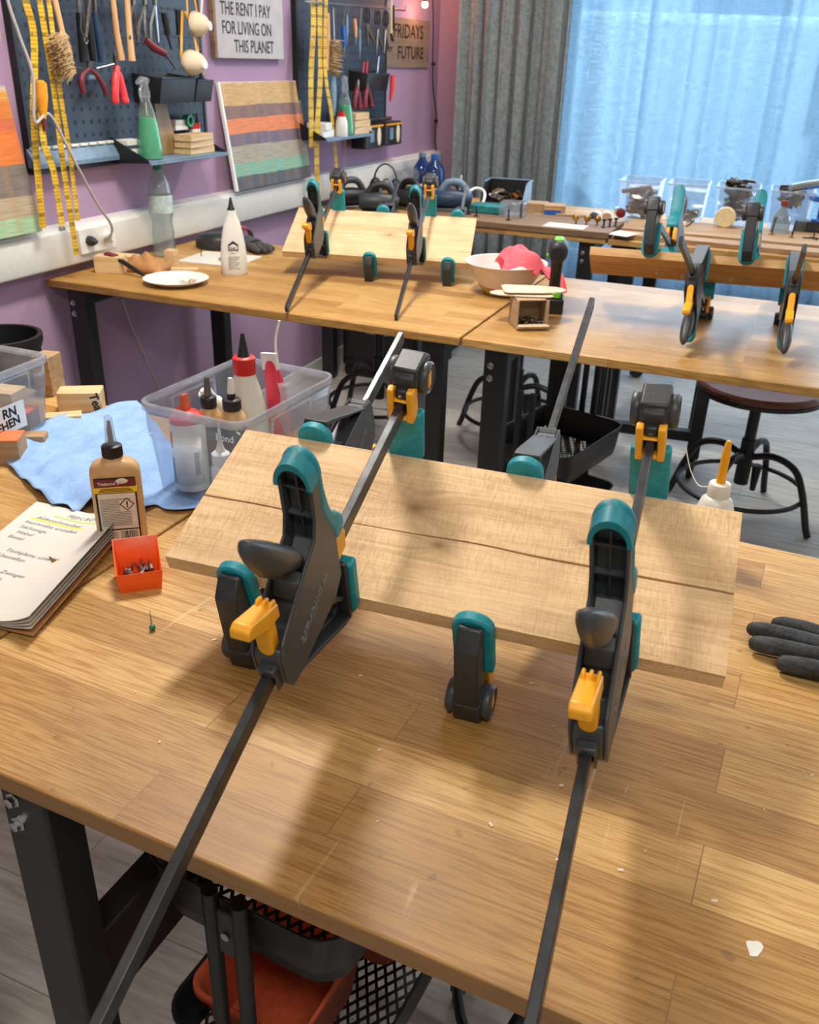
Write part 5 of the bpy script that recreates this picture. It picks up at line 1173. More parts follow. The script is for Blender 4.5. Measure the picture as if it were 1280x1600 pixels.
# black bins with pens
def wbin(label, y0, y1, z0, z1, x0, d):
    r = thing('panel_bin', label, 'bin', (x0, y0, z0), 0, 'black bins on the panels'); w_ = y1-y0; h_ = z1-z0
    q = MB()._add if False else MB(); q.rings([[(0, 0, 0), (d*.85, 0, 0), (d*.85, w_, 0), (0, w_, 0)], [(0, 0, h_), (d, 0, h_*.86), (d, w_, h_*.86), (0, w_, h_)]], True, False); obj('bin_shell', q, 'blackp', r, solid=.0025, bevel=.0015)
    obj('front_rim', MB().tube([(d, 0, h_*.86), (d, w_, h_*.86)], .0028, 6), 'navy', r); return r
wbin('long black bin below the dust masks on the nearer panel', 2.745, 2.94, 1.335, 1.425, PX, .12)
wbin('small black bin holding pens on the nearer panel', 2.955, 3.055, 1.335, 1.415, PX, .115)
wbin('black bin with red pens on the farther panel', 4.40, 4.66, 1.345, 1.435, PX, .10)
for i, (y, z, m) in enumerate(((2.985, 1.455, 'dred'), (3.005, 1.46, 'dsteel'), (3.03, 1.452, 'blackp'))):
    o = obj('pen', MB().tube([(PX+.06, y, 1.345), (PX+.075, y+.012*(i-1), z)], .0042, 8), m); tag(o, ('dark red', 'grey', 'black')[i]+' pen standing in the small black bin', 'pen', 'pens in the small black bin')
for i, (y, z, m) in enumerate(((4.43, 1.475, 'redm'), (4.47, 1.478, 'redm'), (4.60, 1.50, 'chrome'), (4.67, 1.475, 'blackp'))):
    o = obj('pen', MB().tube([(PX+.05, y, 1.355), (PX+.06, y+.01, z)], .005, 8), m); tag(o, ('leftmost red marker in the farther black bin', 'second red marker in the farther black bin', 'bright steel rod in the farther black bin', 'black rod at the right of the farther black bin')[i], 'marker', 'markers in the farther bin')

# things standing on the two shelves
def spray(label, loc, k=1.0):
    r = thing('spray_bottle', label, 'spray bottle', loc, .3, 'spray bottles'); r.scale = (k*1.15, k*1.15, k*1.02)
    sec = lambda hx, hy, z: [(hx*math.cos(a), hy*math.sin(a), z) for a in [2*PI*i/28 for i in range(28)]]
    obj('bottle_body', MB().rings([sec(.036, .028, 0), sec(.038, .030, .006), sec(.037, .029, .04), sec(.031, .025, .10), sec(.022, .019, .15), sec(.0135, .0135, .175), sec(.0125, .0125, .19)], True, False), 'clearg', r, solid=.001)
    obj('liquid', MB().rings([sec(.0345, .0265, .003), sec(.0365, .0285, .008), sec(.0355, .0275, .04), sec(.0298, .0238, .10), sec(.025, .021, .128)]), plain('green cleaner', (24, 196, 128), .25, 0, .15, 0), r)
    hd = MB().rings([sec(.0155, .0155, .186), sec(.0155, .0155, .208), sec(.012, .012, .214), sec(.012, .014, .236), sec(.010, .012, .246)]); obj('spray_head', hd, 'clearw', r)
    obj('spout', MB().tube([(0, .02, .236), (0, -.018, .240), (0, -.048, .232)], [.011, .011, .007], 12), 'clearw', r); obj('trigger', MB().tube(smooth_path([(0, -.014, .226), (0, -.034, .214), (0, -.036, .190), (0, -.028, .176)], 4), .0042, 8), 'clearw', r)
    return r
spray('green cleaner spray bottle on the nearer shelf', (-2.075, 2.685, 1.1635))
spray('green cleaner spray bottle on the farther shelf', (-2.075, 4.165, 1.1605))
rt = obj('tape_roll', MB().lathe([(.020, -.009), (.030, -.009), (.030, .009), (.020, .009), (.020, -.009)], (0, 0, 0), 30, 'x', cap0=False, cap1=False), 'cardl'); rt.location = (-2.090, 2.818, 1.364); rt.rotation_euler = (0, 0, .5); tag(rt, 'pale masking tape roll hanging behind the nearer spray bottle', 'tape roll')
pb = obj('brown_board', MB().prism([(-.045, 0), (.065, 0), (.022, .215), (-.028, .24)], -.006, .006, 'x'), 'ply', bevel=.001); pb.location = (-2.125, 2.845, 1.1635); pb.rotation_euler = (0, -.10, 0); tag(pb, 'tapered brown board leaning behind the spray bottle', 'board')
for i in range(3):
    o = obj('wood_block', MB().box((0, 0, 0), (.07, .15, .022)), 'piney', bevel=.001); o.location = (-2.085+.003*i, 2.957-.004*i, 1.1748+.0222*i); o.rotation_euler = (0, 0, .03*i); tag(o, ('bottom', 'middle', 'top')[i]+' wooden block of the stack on the nearer shelf', 'wood block', 'block stacks on the shelves')
for i, (y, z) in enumerate(((4.30, 1.1755), (4.29, 1.2065), (4.285, 1.2385))):
    o = obj('wood_block', MB().box((0, 0, 0), (.085, .17, .030)), 'piney', bevel=.001); o.location = (-2.082, y, z); o.rotation_euler = (0, 0, .06*(i-1)); tag(o, ('bottom', 'middle', 'top')[i]+' wooden block of the stack on the farther shelf', 'wood block', 'block stacks on the shelves')
for i in range(2):
    o = obj('white_box', MB().box((0, 0, 0), (.05, .08, .018)), 'white', bevel=.002); o.location = (-2.135, 2.655+.14*0, 1.186+.030*i); tag(o, ('lower', 'upper')[i]+' white pack behind the nearer spray bottle', 'pack', 'white packs on the shelf')
for i in range(2):
    o = obj('white_box', MB().box((0, 0, 0), (.04, .075, .017)), 'white', bevel=.002); o.location = (-2.145, 2.945, 1.2475+.0172*i); tag(o, ('lower', 'upper')[i]+' white pack behind the block stack on the nearer shelf', 'pack', 'white packs on the shelf')
gp_ = obj('green_roll', MB().lathe([(.012, -.012), (.021, -.012), (.021, .012), (.012, .012), (.012, -.012)], (0, 0, 0), 24, 'x', cap0=False, cap1=False), 'greenp'); gp_.location = (-2.125, 2.985, 1.269); tag(gp_, 'green tape roll standing behind the block stack', 'tape roll')
for i in range(3):
    r = thing('marker_bottle', ('left', 'middle', 'right')[i]+' small bottle with red collar behind the block stack', 'small bottle', (-2.135, 3.015+.020*i, 1.1635), 0, 'small red collared bottles')
    obj('bottle_body', MB().lathe([(.009, 0), (.0095, .002), (.0095, .075)], (0, 0, 0), 14), 'white', r); obj('collar', MB().lathe([(.0098, .075), (.0098, .095)], (0, 0, 0), 14), 'red', r); obj('tip', MB().lathe([(.006, .095), (.004, .12), (.002, .128)], (0, 0, 0), 12), 'blackp', r)
r = bottle('glue_bottle', 'white glue bottle with orange red cap on the farther shelf', (-2.04, 4.06, 1.1605), [(.028, 0), (.030, .004), (.028, .06), (.020, .085)], 'white', [(.016, .083), (.0165, .086), (.0165, .106)], 'red', [(.008, .106), (.004, .12)], 'blackp', grp=None)
for i in range(2):
    o = obj('white_box', MB().box((0, 0, 0), (.09, .11, .03)), 'white', bevel=.002); o.location = (-2.10, 3.96, 1.176+.031*i); o.rotation_euler = (0, 0, .2*i); tag(o, ('lower', 'upper')[i]+' white pack behind the tapes on the farther shelf', 'pack', 'white packs on the shelf')

# farther panel: hanging rail with tools
hr = obj('hanging_rail', MB().tube([(-2.070, 3.796, 1.695), (-2.070, 4.850, 1.714)], .005, 10).tube([(-2.070, 4.850, 1.714), (-2.070, 4.865, 1.735)], .004, 8), 'chrome'); tag(hr, 'bright steel rail across the farther tool panel', 'rail')
bb_ = thing('bristle_brush', 'wooden brush hanging beside the tapes on the farther panel', 'brush')
obj('brush_back', MB().tube([(-2.070, 3.997, 1.662), (-2.070, 3.994, 1.563), (-2.070, 3.978, 1.436)], [.008, .013, .012], 10, flat=(.6, 1.4)), 'beech', bb_)
q = MB(); b0, b1_ = V((-2.060, 3.993, 1.558)), V((-2.060, 3.984, 1.432)); random.seed(9)
for i in range(160):
    s_ = b0.lerp(b1_, random.random())+V((random.uniform(-.02, .02), 0, 0)); q.tube([s_, s_+V((random.uniform(-.01, .01), .07+random.uniform(0, .03), random.uniform(-.035, .0)))], [.0022, .0014], 3)
o_ = obj('bristles', q, 'bristle', bb_); o_['kind'] = 'stuff'
pgs = obj('pegged_pouch', MB().rings([[(.012*math.cos(a)*k, .020*k*math.sin(a), z) for a in [2*PI*i/14 for i in range(14)]] for k, z in ((.5, -.12), (1, -.06), (1.1, .0), (.7, .05))]), 'bluegrey'); pgs.location = (-2.070, 4.039, 1.368); tag(pgs, 'pale blue hand tool grip hanging below the brush', 'tool')
HT = [((520, 12), (522, 85), 'chrome', 'steel rule strip hanging beside the brush on the farther rail', .006), ((536, 40), (538, 68), 'blue', 'blue handled small tool on the farther rail', .010), ((542, 22), (542, 55), 'bluegrey', 'pale blue handled small tool on the farther rail', .008), ((555, 30), (556, 58), 'beech', 'small wooden handled tool on the farther rail', .010), ((562, 48), (562, 78), 'bluegrey', 'grey chisel with bright tip on the farther rail', .008)]
PT = {520: ((-2.080, 4.060, 1.685), (-2.080, 4.068, 1.501)), 536: ((-2.080, 4.160, 1.619), (-2.080, 4.172, 1.537)), 542: ((-2.080, 4.199, 1.661), (-2.080, 4.199, 1.579)), 555: ((-2.080, 4.279, 1.650), (-2.080, 4.293, 1.576)), 562: ((-2.080, 4.334, 1.610), (-2.080, 4.335, 1.518))}
HKP = {520: (-2.070, 4.065, 1.695), 536: (-2.070, 4.166, 1.703), 542: (-2.070, 4.205, 1.703), 555: (-2.070, 4.272, 1.704), 562: (-2.070, 4.333, 1.704)}
for (a, b, m, lb, rad) in HT:
    r = thing('small_tool', lb, 'tool', group='small tools on the farther rail'); p, q_ = map(V, PT[a[0]])
    obj('handle', MB().tube([p, p.lerp(q_, .5), q_], [rad*.8, rad, rad*.7], 10), m, r); obj('hook', MB().tube([V(HKP[a[0]]), p], .0016, 6), 'chrome', r); obj('tip', MB().tube([q_, q_+V((0, 0, -.035))], [.004, .002], 6), 'chrome', r)
SC = [((-2.075, 4.407, 1.713), (-2.075, 4.401, 1.628), (-2.075, 4.417, 1.534), (-2.075, 4.497, 1.549), 'scissors with bright blades, first from the tapes on the farther rail'), ((-2.070, 4.512, 1.714), (-2.070, 4.514, 1.619), (-2.070, 4.503, 1.505), (-2.070, 4.578, 1.517), 'scissors with dark blades, second from the tapes on the farther rail'), ((-2.065, 4.606, 1.713), (-2.065, 4.594, 1.621), (-2.065, 4.583, 1.512), (-2.065, 4.637, 1.529), 'scissors with curved blades, third from the tapes on the farther rail')]
for i, (tp_, md, l_, r2_, lb) in enumerate(SC):
    r = thing('scissors', lb, 'scissors', group='scissors on the farther rail'); tp_, md, l_, r2_ = map(V, (tp_, md, l_, r2_))
    for e_ in (l_, r2_): obj('blade', MB().tube([md, md.lerp(e_, .6), e_], [.009, .008, .003], 8, flat=(1, .5)), 'chrome', r)
    for s in (-1, 1): obj('finger_loop', MB().tube([tp_.lerp(md, .5)+V((0, s*.016, 0))+V((0, .013*math.cos(a), .03*math.sin(a))) for a in [2*PI*k/16 for k in range(17)]], .004, 6), 'blackp', r)
    obj('pivot', MB().cyl(md-V((.006, 0, 0)), md+V((.006, 0, 0)), .005, seg=10), 'chrome', r)
tool('calliper', 'long steel calliper hanging at the right end of the farther rail', 'calliper', [('beam', [(-2.060, 4.647, 1.748), (-2.060, 4.654, 1.604)], [.009, .007], 'cardl', (1, .4)), ('jaw', [(-2.060, 4.680, 1.728), (-2.060, 4.685, 1.622)], [.006, .005], 'bronze', (1, .4)), ('tip', [(-2.060, 4.654, 1.604), (-2.060, 4.680, 1.571)], [.006, .010], 'dsteel', (1, .5))])
pliers('left pliers with dark red grips above the farther shelf', (-2.080, 4.321, 1.398), (-2.080, 4.308, 1.365), (-2.075, 4.262, 1.271), (-2.075, 4.333, 1.268), 'dred', r_=.013)
pliers('right pliers with dark red grips above the farther shelf', (-2.080, 4.415, 1.397), (-2.080, 4.416, 1.363), (-2.075, 4.377, 1.267), (-2.075, 4.466, 1.270), 'dred', r_=.013)
tool('cutter', 'red handled cutter hanging over the front of the farther bin', 'cutter', [('handle', [(-2.040, 4.642, 1.415), (-2.040, 4.637, 1.356), (-2.045, 4.626, 1.297)], [.014, .013, .006], 'redm', None)])
# drill bit cases at the right end
for i in range(2):
    r = thing('bit_case', ('left', 'right')[i]+' black drill bit case with yellow band and oval window', 'case', (PX+.002, 4.40+.245*i, 1.078), 0, 'drill bit cases')
    obj('case_shell', MB().prism(rrect(.085, .225, .02, 4, .045, .112), 0, .115, 'z'), 'blackp', r, bevel=.004)
    obj('yellow_band', MB().b2((.06, .01, .100), (.0885, .215, .108)), 'yellow', r)
    obj('oval_window', MB().lathe([(.028, 0), (.028, .003), (.020, .004)], (.0875, .16, .054), 24, 'x', sx=.75, sy=1.55), 'cardl', r)
    obj('print_panel', MB().b2((.0875, .055, .03), (.0885, .10, .085)), 'bluegrey', r)
r = obj('cable_coil', MB().tube(smooth_path([(-2.12, 4.42, 1.205), (-2.08, 4.5, 1.212), (-2.1, 4.6, 1.208), (-2.06, 4.66, 1.215), (-2.1, 4.72, 1.21)], 5), .009, 8), 'blackp'); tag(r, 'black tool lying on top of the drill bit cases', 'tool')
# string of lamps with one lit bulb
sl_ = obj('lamp_cable', MB().tube(smooth_path([(-2.160, 5.449, 1.856), (-2.160, 5.479, 1.667), (-2.160, 5.487, 1.502), (-2.160, 5.516, 1.332), (-2.160, 5.585, 1.190), (-2.160, 5.577, 1.064), (-2.160, 5.640, 0.900), (-2.160, 5.705, 0.732), (-2.160, 5.744, 0.609)], 5), .0042, 8), 'bcord'); tag(sl_, 'black lamp cable hanging in the room corner', 'cable')
for i, (p, lb) in enumerate((((-2.155, 5.488, 1.469), 'upper empty lamp socket on the corner cable'), ((-2.155, 5.565, 1.159), 'middle empty lamp socket on the corner cable'), ((-2.150, 5.656, 0.831), 'lower empty lamp socket on the corner cable'))):
    o = obj('lamp_socket', MB().lathe([(.006, -.02), (.010, -.012), (.011, .012), (.007, .02)], p, 12, 'y'), 'bcord'); tag(o, lb, 'lamp socket', 'lamp sockets on the corner cable')
BP = V((-2.110, 5.218, 1.759))
bl = thing('string_bulb', 'lit warm bulb of the lamp string beside the cardboard sign', 'bulb', BP)
obj('glass_bulb', MB().sphere((0, 0, 0), .017, 20), emit('warm filament', (255, 196, 110), 14), bl); obj('bulb_base', MB().lathe([(.009, .012), (.010, .018), (.010, .04)], (0, 0, 0), 12), 'bcord', bl)
l = bpy.data.lights.new('bulb_light', 'POINT'); l.energy = 1.2; l.color = (1, .42, .22); l.shadow_soft_size = .02; lo = bpy.data.objects.new('bulb_light', l); COL.objects.link(lo); lo.location = BP+V((.03, 0, -.02))
l = bpy.data.lights.new('bulb_light', 'POINT'); l.energy = 2.2; l.color = (1, .30, .14); l.shadow_soft_size = .03; lo = bpy.data.objects.new('bulb_light', l); COL.objects.link(lo); lo.location = (-1.98, 5.38, 2.02)
b2_ = thing('string_bulb', 'second warm bulb of the lamp string higher up in the room corner', 'bulb', (-1.98, 5.40, 2.06)); obj('glass_bulb', MB().sphere((0, 0, 0), .017, 16), emit('red filament', (255, 90, 50), 10), b2_); obj('bulb_base', MB().lathe([(.009, .012), (.010, .018), (.010, .04)], (0, 0, 0), 12), 'bcord', b2_)
# ------------------------------------------------------------------ things on the far benches under the window
def plank(loc, size, rot, mat, label):
    o = obj('plank', MB().box((0, 0, 0), size), mat, bevel=.002, seg=1); o.location = (loc[0], loc[1], loc[2]+size[2]/2); o.rotation_euler = (0, 0, rot); return tag(o, label, 'plank', 'loose planks on the far benches')
plank((-1.19, 4.11, BH), (.93, .34, .026), .0, 'plankd', 'dark thick plank on the far bench below the drawer knobs')
plank((-.06, 4.295, BH), (1.30, .34, .026), .02, 'plank', 'weathered plank under the row of clear bins')
plank((-.05, 4.04, BH), (1.32, .10, .020), .0, 'plank', 'narrow board along the front edge of the far right bench')
ZP = BH+.0262
pp = obj('paper_sheet', MB().b2((-.09, -.06, 0), (.09, .06, .0012)), 'paper'); pp.location = (-.93, 4.02, ZP); tag(pp, 'white note paper lying on the dark thick plank', 'paper')
pp = obj('paper_sheet', MB().b2((-.05, -.06, 0), (.05, .06, .0012)), 'paper'); pp.location = (-.675, 3.99, BH+.0204); pp.rotation_euler = (0, 0, -.3); tag(pp, 'small white sheet at the gap between the far benches', 'paper')
def clear_bin(label, loc, W, D, H, rot=0):
    r = thing('clear_bin', label, 'clear bin', loc, rot, 'clear bins on the window bench')
    obj('tub', MB().rings([[(x, y, z) for x, y in rrect(W*k, D*k, .012, 4)] for k, z in ((.84, 0), (.97, H-.003))], True, False), 'clear', r, solid=.0016)
    obj('rim', MB().rings([[(x, y, H+dz) for x, y in rrect(W*k, D*k, .014, 4)] for k, dz in ((.965, -.004), (.97, 0), (1, 0), (1, -.008))], False, False), 'clearw', r, solid=.0016)
    return r
bins = [(-.700, 4.50, .185), (-.490, 4.53, .175), (-.275, 4.535, .185), (-.045, 4.54, .185)]
for (x, y, W), lb in zip(bins, ('clear bin of flat wooden parts, first of the row under the sheer curtain', 'nearly empty clear bin, second of the row under the sheer curtain', 'clear bin heaped with brass hinges, third of the row', 'clear bin with glass bottle in front, fourth of the row')):
    clear_bin(lb, (x, y, ZP), W, .24, .165, .03)
random.seed(31)
def fittings(cx, cy, n, z0, z1, kind, label, grp, w_=.065, d_=.09):
    src = None
    for i in range(n):
        k = i/max(1, n-1); L_ = random.uniform(.03, .075)
        if src is None or i % 6 == 0:
            r = thing('metal_fitting', label, 'fitting', group=grp)
            if kind == 'hinge':
                obj('leaf', MB().box((0, .010, 0), (L_, .018, .0022)), 'dsteel' if i % 4 else 'brass', r); obj('leaf', MB().box((0, -.009, .004), (L_, .018, .0022), M=rx(.6)), 'dsteel' if i % 4 else 'bronze', r); obj('knuckle', MB().cyl((-L_/2, 0, 0), (L_/2, 0, 0), .004, seg=8), 'brass' if i % 3 else 'bronze', r)
            else:
                obj('strip', MB().box((0, 0, 0), (L_*1.6, .028, .012)), kind if isinstance(kind, str) and kind in MT else 'plankd', r)
            src = r; c = r
        else: c = dup(src, label)
        hw = w_*(.55+.45*k)
        c.matrix_world = Matrix.Translation((cx+random.uniform(-1, 1)*hw*.72, cy+random.uniform(-1, 1)*d_*.72, z0+(z1-z0)*k)) @ (rz(random.uniform(0, 6.28)) @ rx(random.uniform(-.7, .7)) @ ry(random.uniform(-.5, .5))).to_4x4()
fittings(-.275, 4.535, 84, ZP+.02, ZP+.185, 'hinge', 'small metal hinge in the heap filling the third clear bin', 'hinges in the third clear bin')
fittings(-.700, 4.50, 26, ZP+.015, ZP+.12, 'plankd', 'dark flat wooden part inside the first clear bin', 'wooden parts in the first clear bin', .055)
fittings(-.045, 4.54, 20, ZP+.09, ZP+.165, 'hinge', 'small metal fitting near the top of the fourth clear bin', 'fittings in the fourth clear bin')
fittings(-.490, 4.53, 8, ZP+.012, ZP+.03, 'hinge', 'small metal fitting on the floor of the second clear bin', 'fittings in the second clear bin')
o = obj('plank', MB().box((0, 0, 0), (.13, .035, .016)), 'plankd'); o.location = (-.715, 4.44, ZP+.125); o.rotation_euler = (0, -.18, .3); tag(o, 'dark slat lying on top inside the first clear bin', 'slat')
tube_ = obj('foil_tube', MB().tube([(-.06, 4.47, ZP+.175), (.0, 4.50, ZP+.186), (.07, 4.53, ZP+.198)], [.016, .019, .018], 14), 'chrome'); tag(tube_, 'bright metal tube lying across the fourth clear bin', 'tube')
gb2 = thing('glass_bottle', 'clear glass bottle with rust red stopper before the fourth bin', 'bottle', (-.068, 4.375, ZP))
obj('bottle_body', MB().lathe([(.036, 0), (.038, .004), (.038, .06), (.030, .080), (.013, .098), (.012, .115)], (0, 0, 0), 30, cap1=False), 'clearg', gb2, solid=.001); obj('stopper', MB().lathe([(.0135, .110), (.0145, .112), (.0145, .132)], (0, 0, 0), 18), plain('rust red', (140, 56, 40), .5, 0, .1, 0), gb2)
jr = thing('jar', 'round jar with cream lid lying on its side before the third bin', 'jar', (-.300, 4.395, ZP+.044))
obj('jar_body', MB().lathe([(.040, -.02), (.043, -.01), (.043, .06), (.040, .066)], (0, 0, 0), 36, 'y'), 'clearg', jr); obj('lid', MB().lathe([(.040, -.034), (.044, -.030), (.044, -.012)], (0, 0, 0), 36, 'y'), plain('cream lid', (222, 206, 160), .5, 0, .1, .05), jr)
wl = obj('wire_bracket', MB().tube([(-.05, 0, .028), (-.035, -.02, .010), (-.022, -.03, .0035), (.022, -.03, .0035), (.035, -.02, .010), (.05, 0, .028)], .0035, 8), 'bronze'); wl.location = (-.475, 4.325, ZP); tag(wl, 'bent dark wire bracket before the second bin', 'bracket')
for i, (x, y) in enumerate(((-.095, 4.30), (-.012, 4.26))):
    r = thing('hook_screw', ('left', 'right')[i]+' dark upright bolt on the plank before the glass bottle', 'bolt', (x, y, ZP)); obj('shaft', MB().cyl((0, 0, 0), (.006, 0, .072), .0035, seg=8), 'bronze', r); obj('head', MB().lathe([(.011, 0), (.011, .004), (.006, .008)], (0, 0, 0), 14), 'brass', r)
r = thing('furniture_knob', 'spoked bronze fitting lying on the plank at the right frame edge', 'fitting', (.075, 4.27, ZP))
obj('stem', MB().cyl((0, 0, 0), (0, 0, .05), .003, seg=8), 'bronze', r)
for a in range(4): obj('arm', MB().tube([(0, 0, .006), (.045*math.cos(a*PI/2+.3), .03*math.sin(a*PI/2+.3), .004)], .003, 6), 'bronze', r)
bt = thing('charger', 'black battery charger with orange mark below the blue tool', 'charger', (.065, 4.50, ZP)); obj('case', MB().box((0, 0, .022), (.16, .09, .044), taper=(.94, .9)), 'blackp', bt, bevel=.005); obj('badge', MB().lathe([(.011, 0), (.011, .004)], (.038, -.046, .02), 16, 'y'), 'orange', bt)
bs = thing('round_top_tool', 'blue plastic tool with round top on the black charger', 'tool', (.085, 4.50, ZP+.045)); obj('base', MB().lathe([(.035, 0), (.033, .008), (.014, .014)], (0, 0, 0), 24), 'blue', bs); obj('column', MB().lathe([(.013, .010), (.0125, .075), (.018, .085)], (0, 0, 0), 20), 'blue', bs); obj('top_disc', MB().lathe([(.045, .080), (.062, .086), (.064, .096), (.060, .104), (.030, .110)], (0, 0, 0), 30), 'blue', bs)
# knobs, bottles and small boxes on the dark plank
def knob(p, label):
    r = thing('cabinet_knob', label, 'knob', p, random.uniform(-.4, .4), 'brass drawer knobs on the dark plank')
    obj('ball', MB().sphere((0, -.012, .028), .015, 20, (1, .8, 1)), 'brass', r); obj('stem', MB().cyl((0, -.004, .026), (0, .020, .022), .006, .009, 12), 'brass', r); obj('foot', MB().cyl((0, .004, 0), (0, .004, .022), .003, seg=8), 'bronze', r)
for i, x in enumerate((-.905, -.860, -.815)): knob((x, 4.10+.012*i, ZP), ('left', 'middle', 'right')[i]+' brass drawer knob on the dark plank')
for i, (x, y) in enumerate(((-.775, 4.07), (-.755, 4.10), (-.735, 4.13))):
    r = thing('peg_knob', ('front', 'middle', 'rear')[i]+' dark peg knob at the end of the dark plank', 'knob', (x, y, ZP), 0, 'dark peg knobs'); obj('peg', MB().lathe([(.011, 0), (.010, .003), (.004, .006), (.004, .026), (.010, .030), (.010, .036), (.004, .038)], (0, 0, 0), 16), 'bronze', r)
for i, (x, y, m) in enumerate(((-.885, 4.40, 'darkp'), (-.830, 4.41, 'plank'), (-.770, 4.40, 'dred'))):
    r = thing('spice_jar', ('grey', 'tan', 'dark red')[i]+' lidded small jar lying before the first clear bin', 'jar', (x, y, ZP+.022 if x > -.8 else BH+.022), .2*i, 'small jars before the first bin')
    obj('jar_body', MB().lathe([(.018, -.01), (.021, -.005), (.021, .045), (.018, .05)], (0, 0, 0), 22, 'y'), 'clearg', r); obj('lid', MB().lathe([(.019, -.026), (.0215, -.024), (.0215, -.008)], (0, 0, 0), 22, 'y'), m, r)
def fbox(loc, size, rot, mat, label, bev=.0015): 
    o = obj('small_box', MB().box((0, 0, 0), size), mat, bevel=bev, seg=1); o.location = (loc[0], loc[1], loc[2]+size[2]/2); o.rotation_euler = (0, 0, rot); return tag(o, label, 'box')
fbox((-1.20, 4.46, BH), (.13, .10, .055), .1, 'card', 'brown card box at the back under the grey curtain')
fbox((-1.08, 4.36, BH+.0), (.16, .09, .018), .5, 'plank', 'flat brown offcut below the card pack with blue front')
fbox((-.99, 4.36, BH), (.15, .07, .03), .4, 'plank', 'long brown offcut beside the card pack with blue front')
cp_ = thing('card_pack', 'kraft card pack with blue and yellow front panel', 'box', (-1.075, 4.38, BH+.0185), .25); obj('carton', MB().box((0, .0, .022), (.10, .11, .044)), 'card', cp_, bevel=.001); obj('blue_panel', MB().b2((-.048, -.0565, .004), (.03, -.0545, .026)), 'blue', cp_); obj('yellow_panel', MB().b2((-.048, -.0565, .026), (.03, -.0545, .032)), 'yellow', cp_)
# open-fronted black stacking bin with fittings
sbn = thing('stacking_bin', 'black open fronted stacking bin of dark fittings by the curtain', 'parts bin', (-1.345, 4.47, BH), .12)
W_, D_, H_ = .21, .24, .135
obj('side', MB().prism([(-D_/2, 0), (D_/2, 0), (D_/2, H_), (-D_*.15, H_), (-D_/2, H_*.5)], -W_/2, -W_/2+.005, 'x'), 'blackp', sbn); obj('side', MB().prism([(-D_/2, 0), (D_/2, 0), (D_/2, H_), (-D_*.15, H_), (-D_/2, H_*.5)], W_/2-.005, W_/2, 'x'), 'bluegrey', sbn)
obj('back', MB().b2((-W_/2, D_/2-.005, 0), (W_/2, D_/2, H_)), 'blackp', sbn); obj('floor_plate', MB().b2((-W_/2, -D_/2, 0), (W_/2, D_/2, .005)), 'blackp', sbn); obj('front_lip', MB().b2((-W_/2, -D_/2, 0), (W_/2, -D_/2+.005, H_*.42)), 'blackp', sbn)
obj('edge_band', MB().tube([(-W_/2, -D_*.15, H_), (-W_/2, D_/2, H_), (W_/2, D_/2, H_), (W_/2, -D_*.15, H_)], .005, 6), 'bluegrey', sbn)
fittings(-1.345, 4.47, 26, BH+.03, BH+.085, 'hinge', 'dark metal fitting inside the black stacking bin', 'fittings in the stacking bin', .09, .10)
# teal sander and clear case on the dark plank
sa_ = thing('clear_case', 'clear plastic lidded case with grey latch on the dark plank', 'case', (-1.215, 4.165, ZP), .12); obj('tub', MB().box((0, 0, .032), (.115, .10, .064)), 'clearw', sa_, bevel=.008); obj('latch_band', MB().tube([(.045, -.052, .004), (.045, -.052, .06), (.045, .0, .067), (.045, .052, .06)], .005, 8), 'darkp', sa_)
fbox((-1.345, 4.20, ZP), (.16, .11, .038), .1, 'teal2', 'flat teal box left of the clear latched case', .006)
for i, (x, y) in enumerate(((-1.405, 4.09), (-1.355, 4.055), (-1.195, 4.03))):
    r = thing('upright_bolt', ('left', 'middle', 'right')[i]+' dark bolt standing on the dark plank', 'bolt', (x, y, ZP), 0, 'bolts standing on the dark plank'); obj('shaft', MB().cyl((0, 0, 0), (0, 0, .045), .0035, seg=8), 'bronze', r); obj('foot', MB().lathe([(.012, 0), (.012, .003), (.005, .006)], (0, 0, 0), 14), 'bronze', r)
# power tools and bottles behind the smooth board
def ptool(name, label, loc, rot, mat, mat2, s=1):
    r = thing(name, label, 'power tool', loc, rot, 'power tools on the far bench'); r.scale = (s, s, s)
    obj('motor_body', MB().tube([(-.10, 0, .055), (-.085, 0, .055), (.0, 0, .055), (.06, 0, .055), (.085, 0, .05)], [.028, .040, .042, .036, .026], 20), mat, r)
    obj('handle', MB().tube(smooth_path([(-.06, 0, .085), (-.03, 0, .125), (.03, 0, .125), (.07, 0, .075)], 5), .016, 12), mat2, r); obj('base_plate', MB().box((0, 0, .008), (.17, .085, .016)), 'dsteel', r, bevel=.002); return r
ptool('planer', 'black power tool farthest left behind the smooth board', (-2.02, 4.12, BH), .9, 'blackp', 'darkp')
ptool('sander', 'dark green grey power tool behind the left of the smooth board', (-1.83, 4.04, BH), .5, 'darkp', 'darkp2')
ptool('jigsaw', 'dark grey power tool behind the middle of the smooth board', (-1.76, 4.24, BH), -.3, 'darkp2', 'blackp')
ptool('router', 'navy blue power tool at the right end behind the smooth board', (-1.50, 4.14, ZP), .35, 'navy', 'bluegrey')
ptool('grinder', 'brownish power tool behind the right half of the smooth board', (-1.62, 4.42, BH), .8, 'plankd', 'darkp', .9)
ed_ = thing('ear_defenders', 'black ear defenders standing behind the smooth board', 'ear defenders', (-1.935, 4.335, BH))
for s in (-1, 1): obj('ear_cup', MB().sphere((s*.055, 0, .075), .048, 22, (.62, .9, 1.05)), 'blackp', ed_)
obj('headband', MB().tube([(.062*math.cos(a), 0, .105+.085*math.sin(a)) for a in [PI*i/20 for i in range(21)]], .008, 8, flat=(1, .5)), 'blackp', ed_); obj('support_post', MB().cyl((0, 0, 0), (0, 0, .05), .03, .02, 16), 'darkp', ed_)
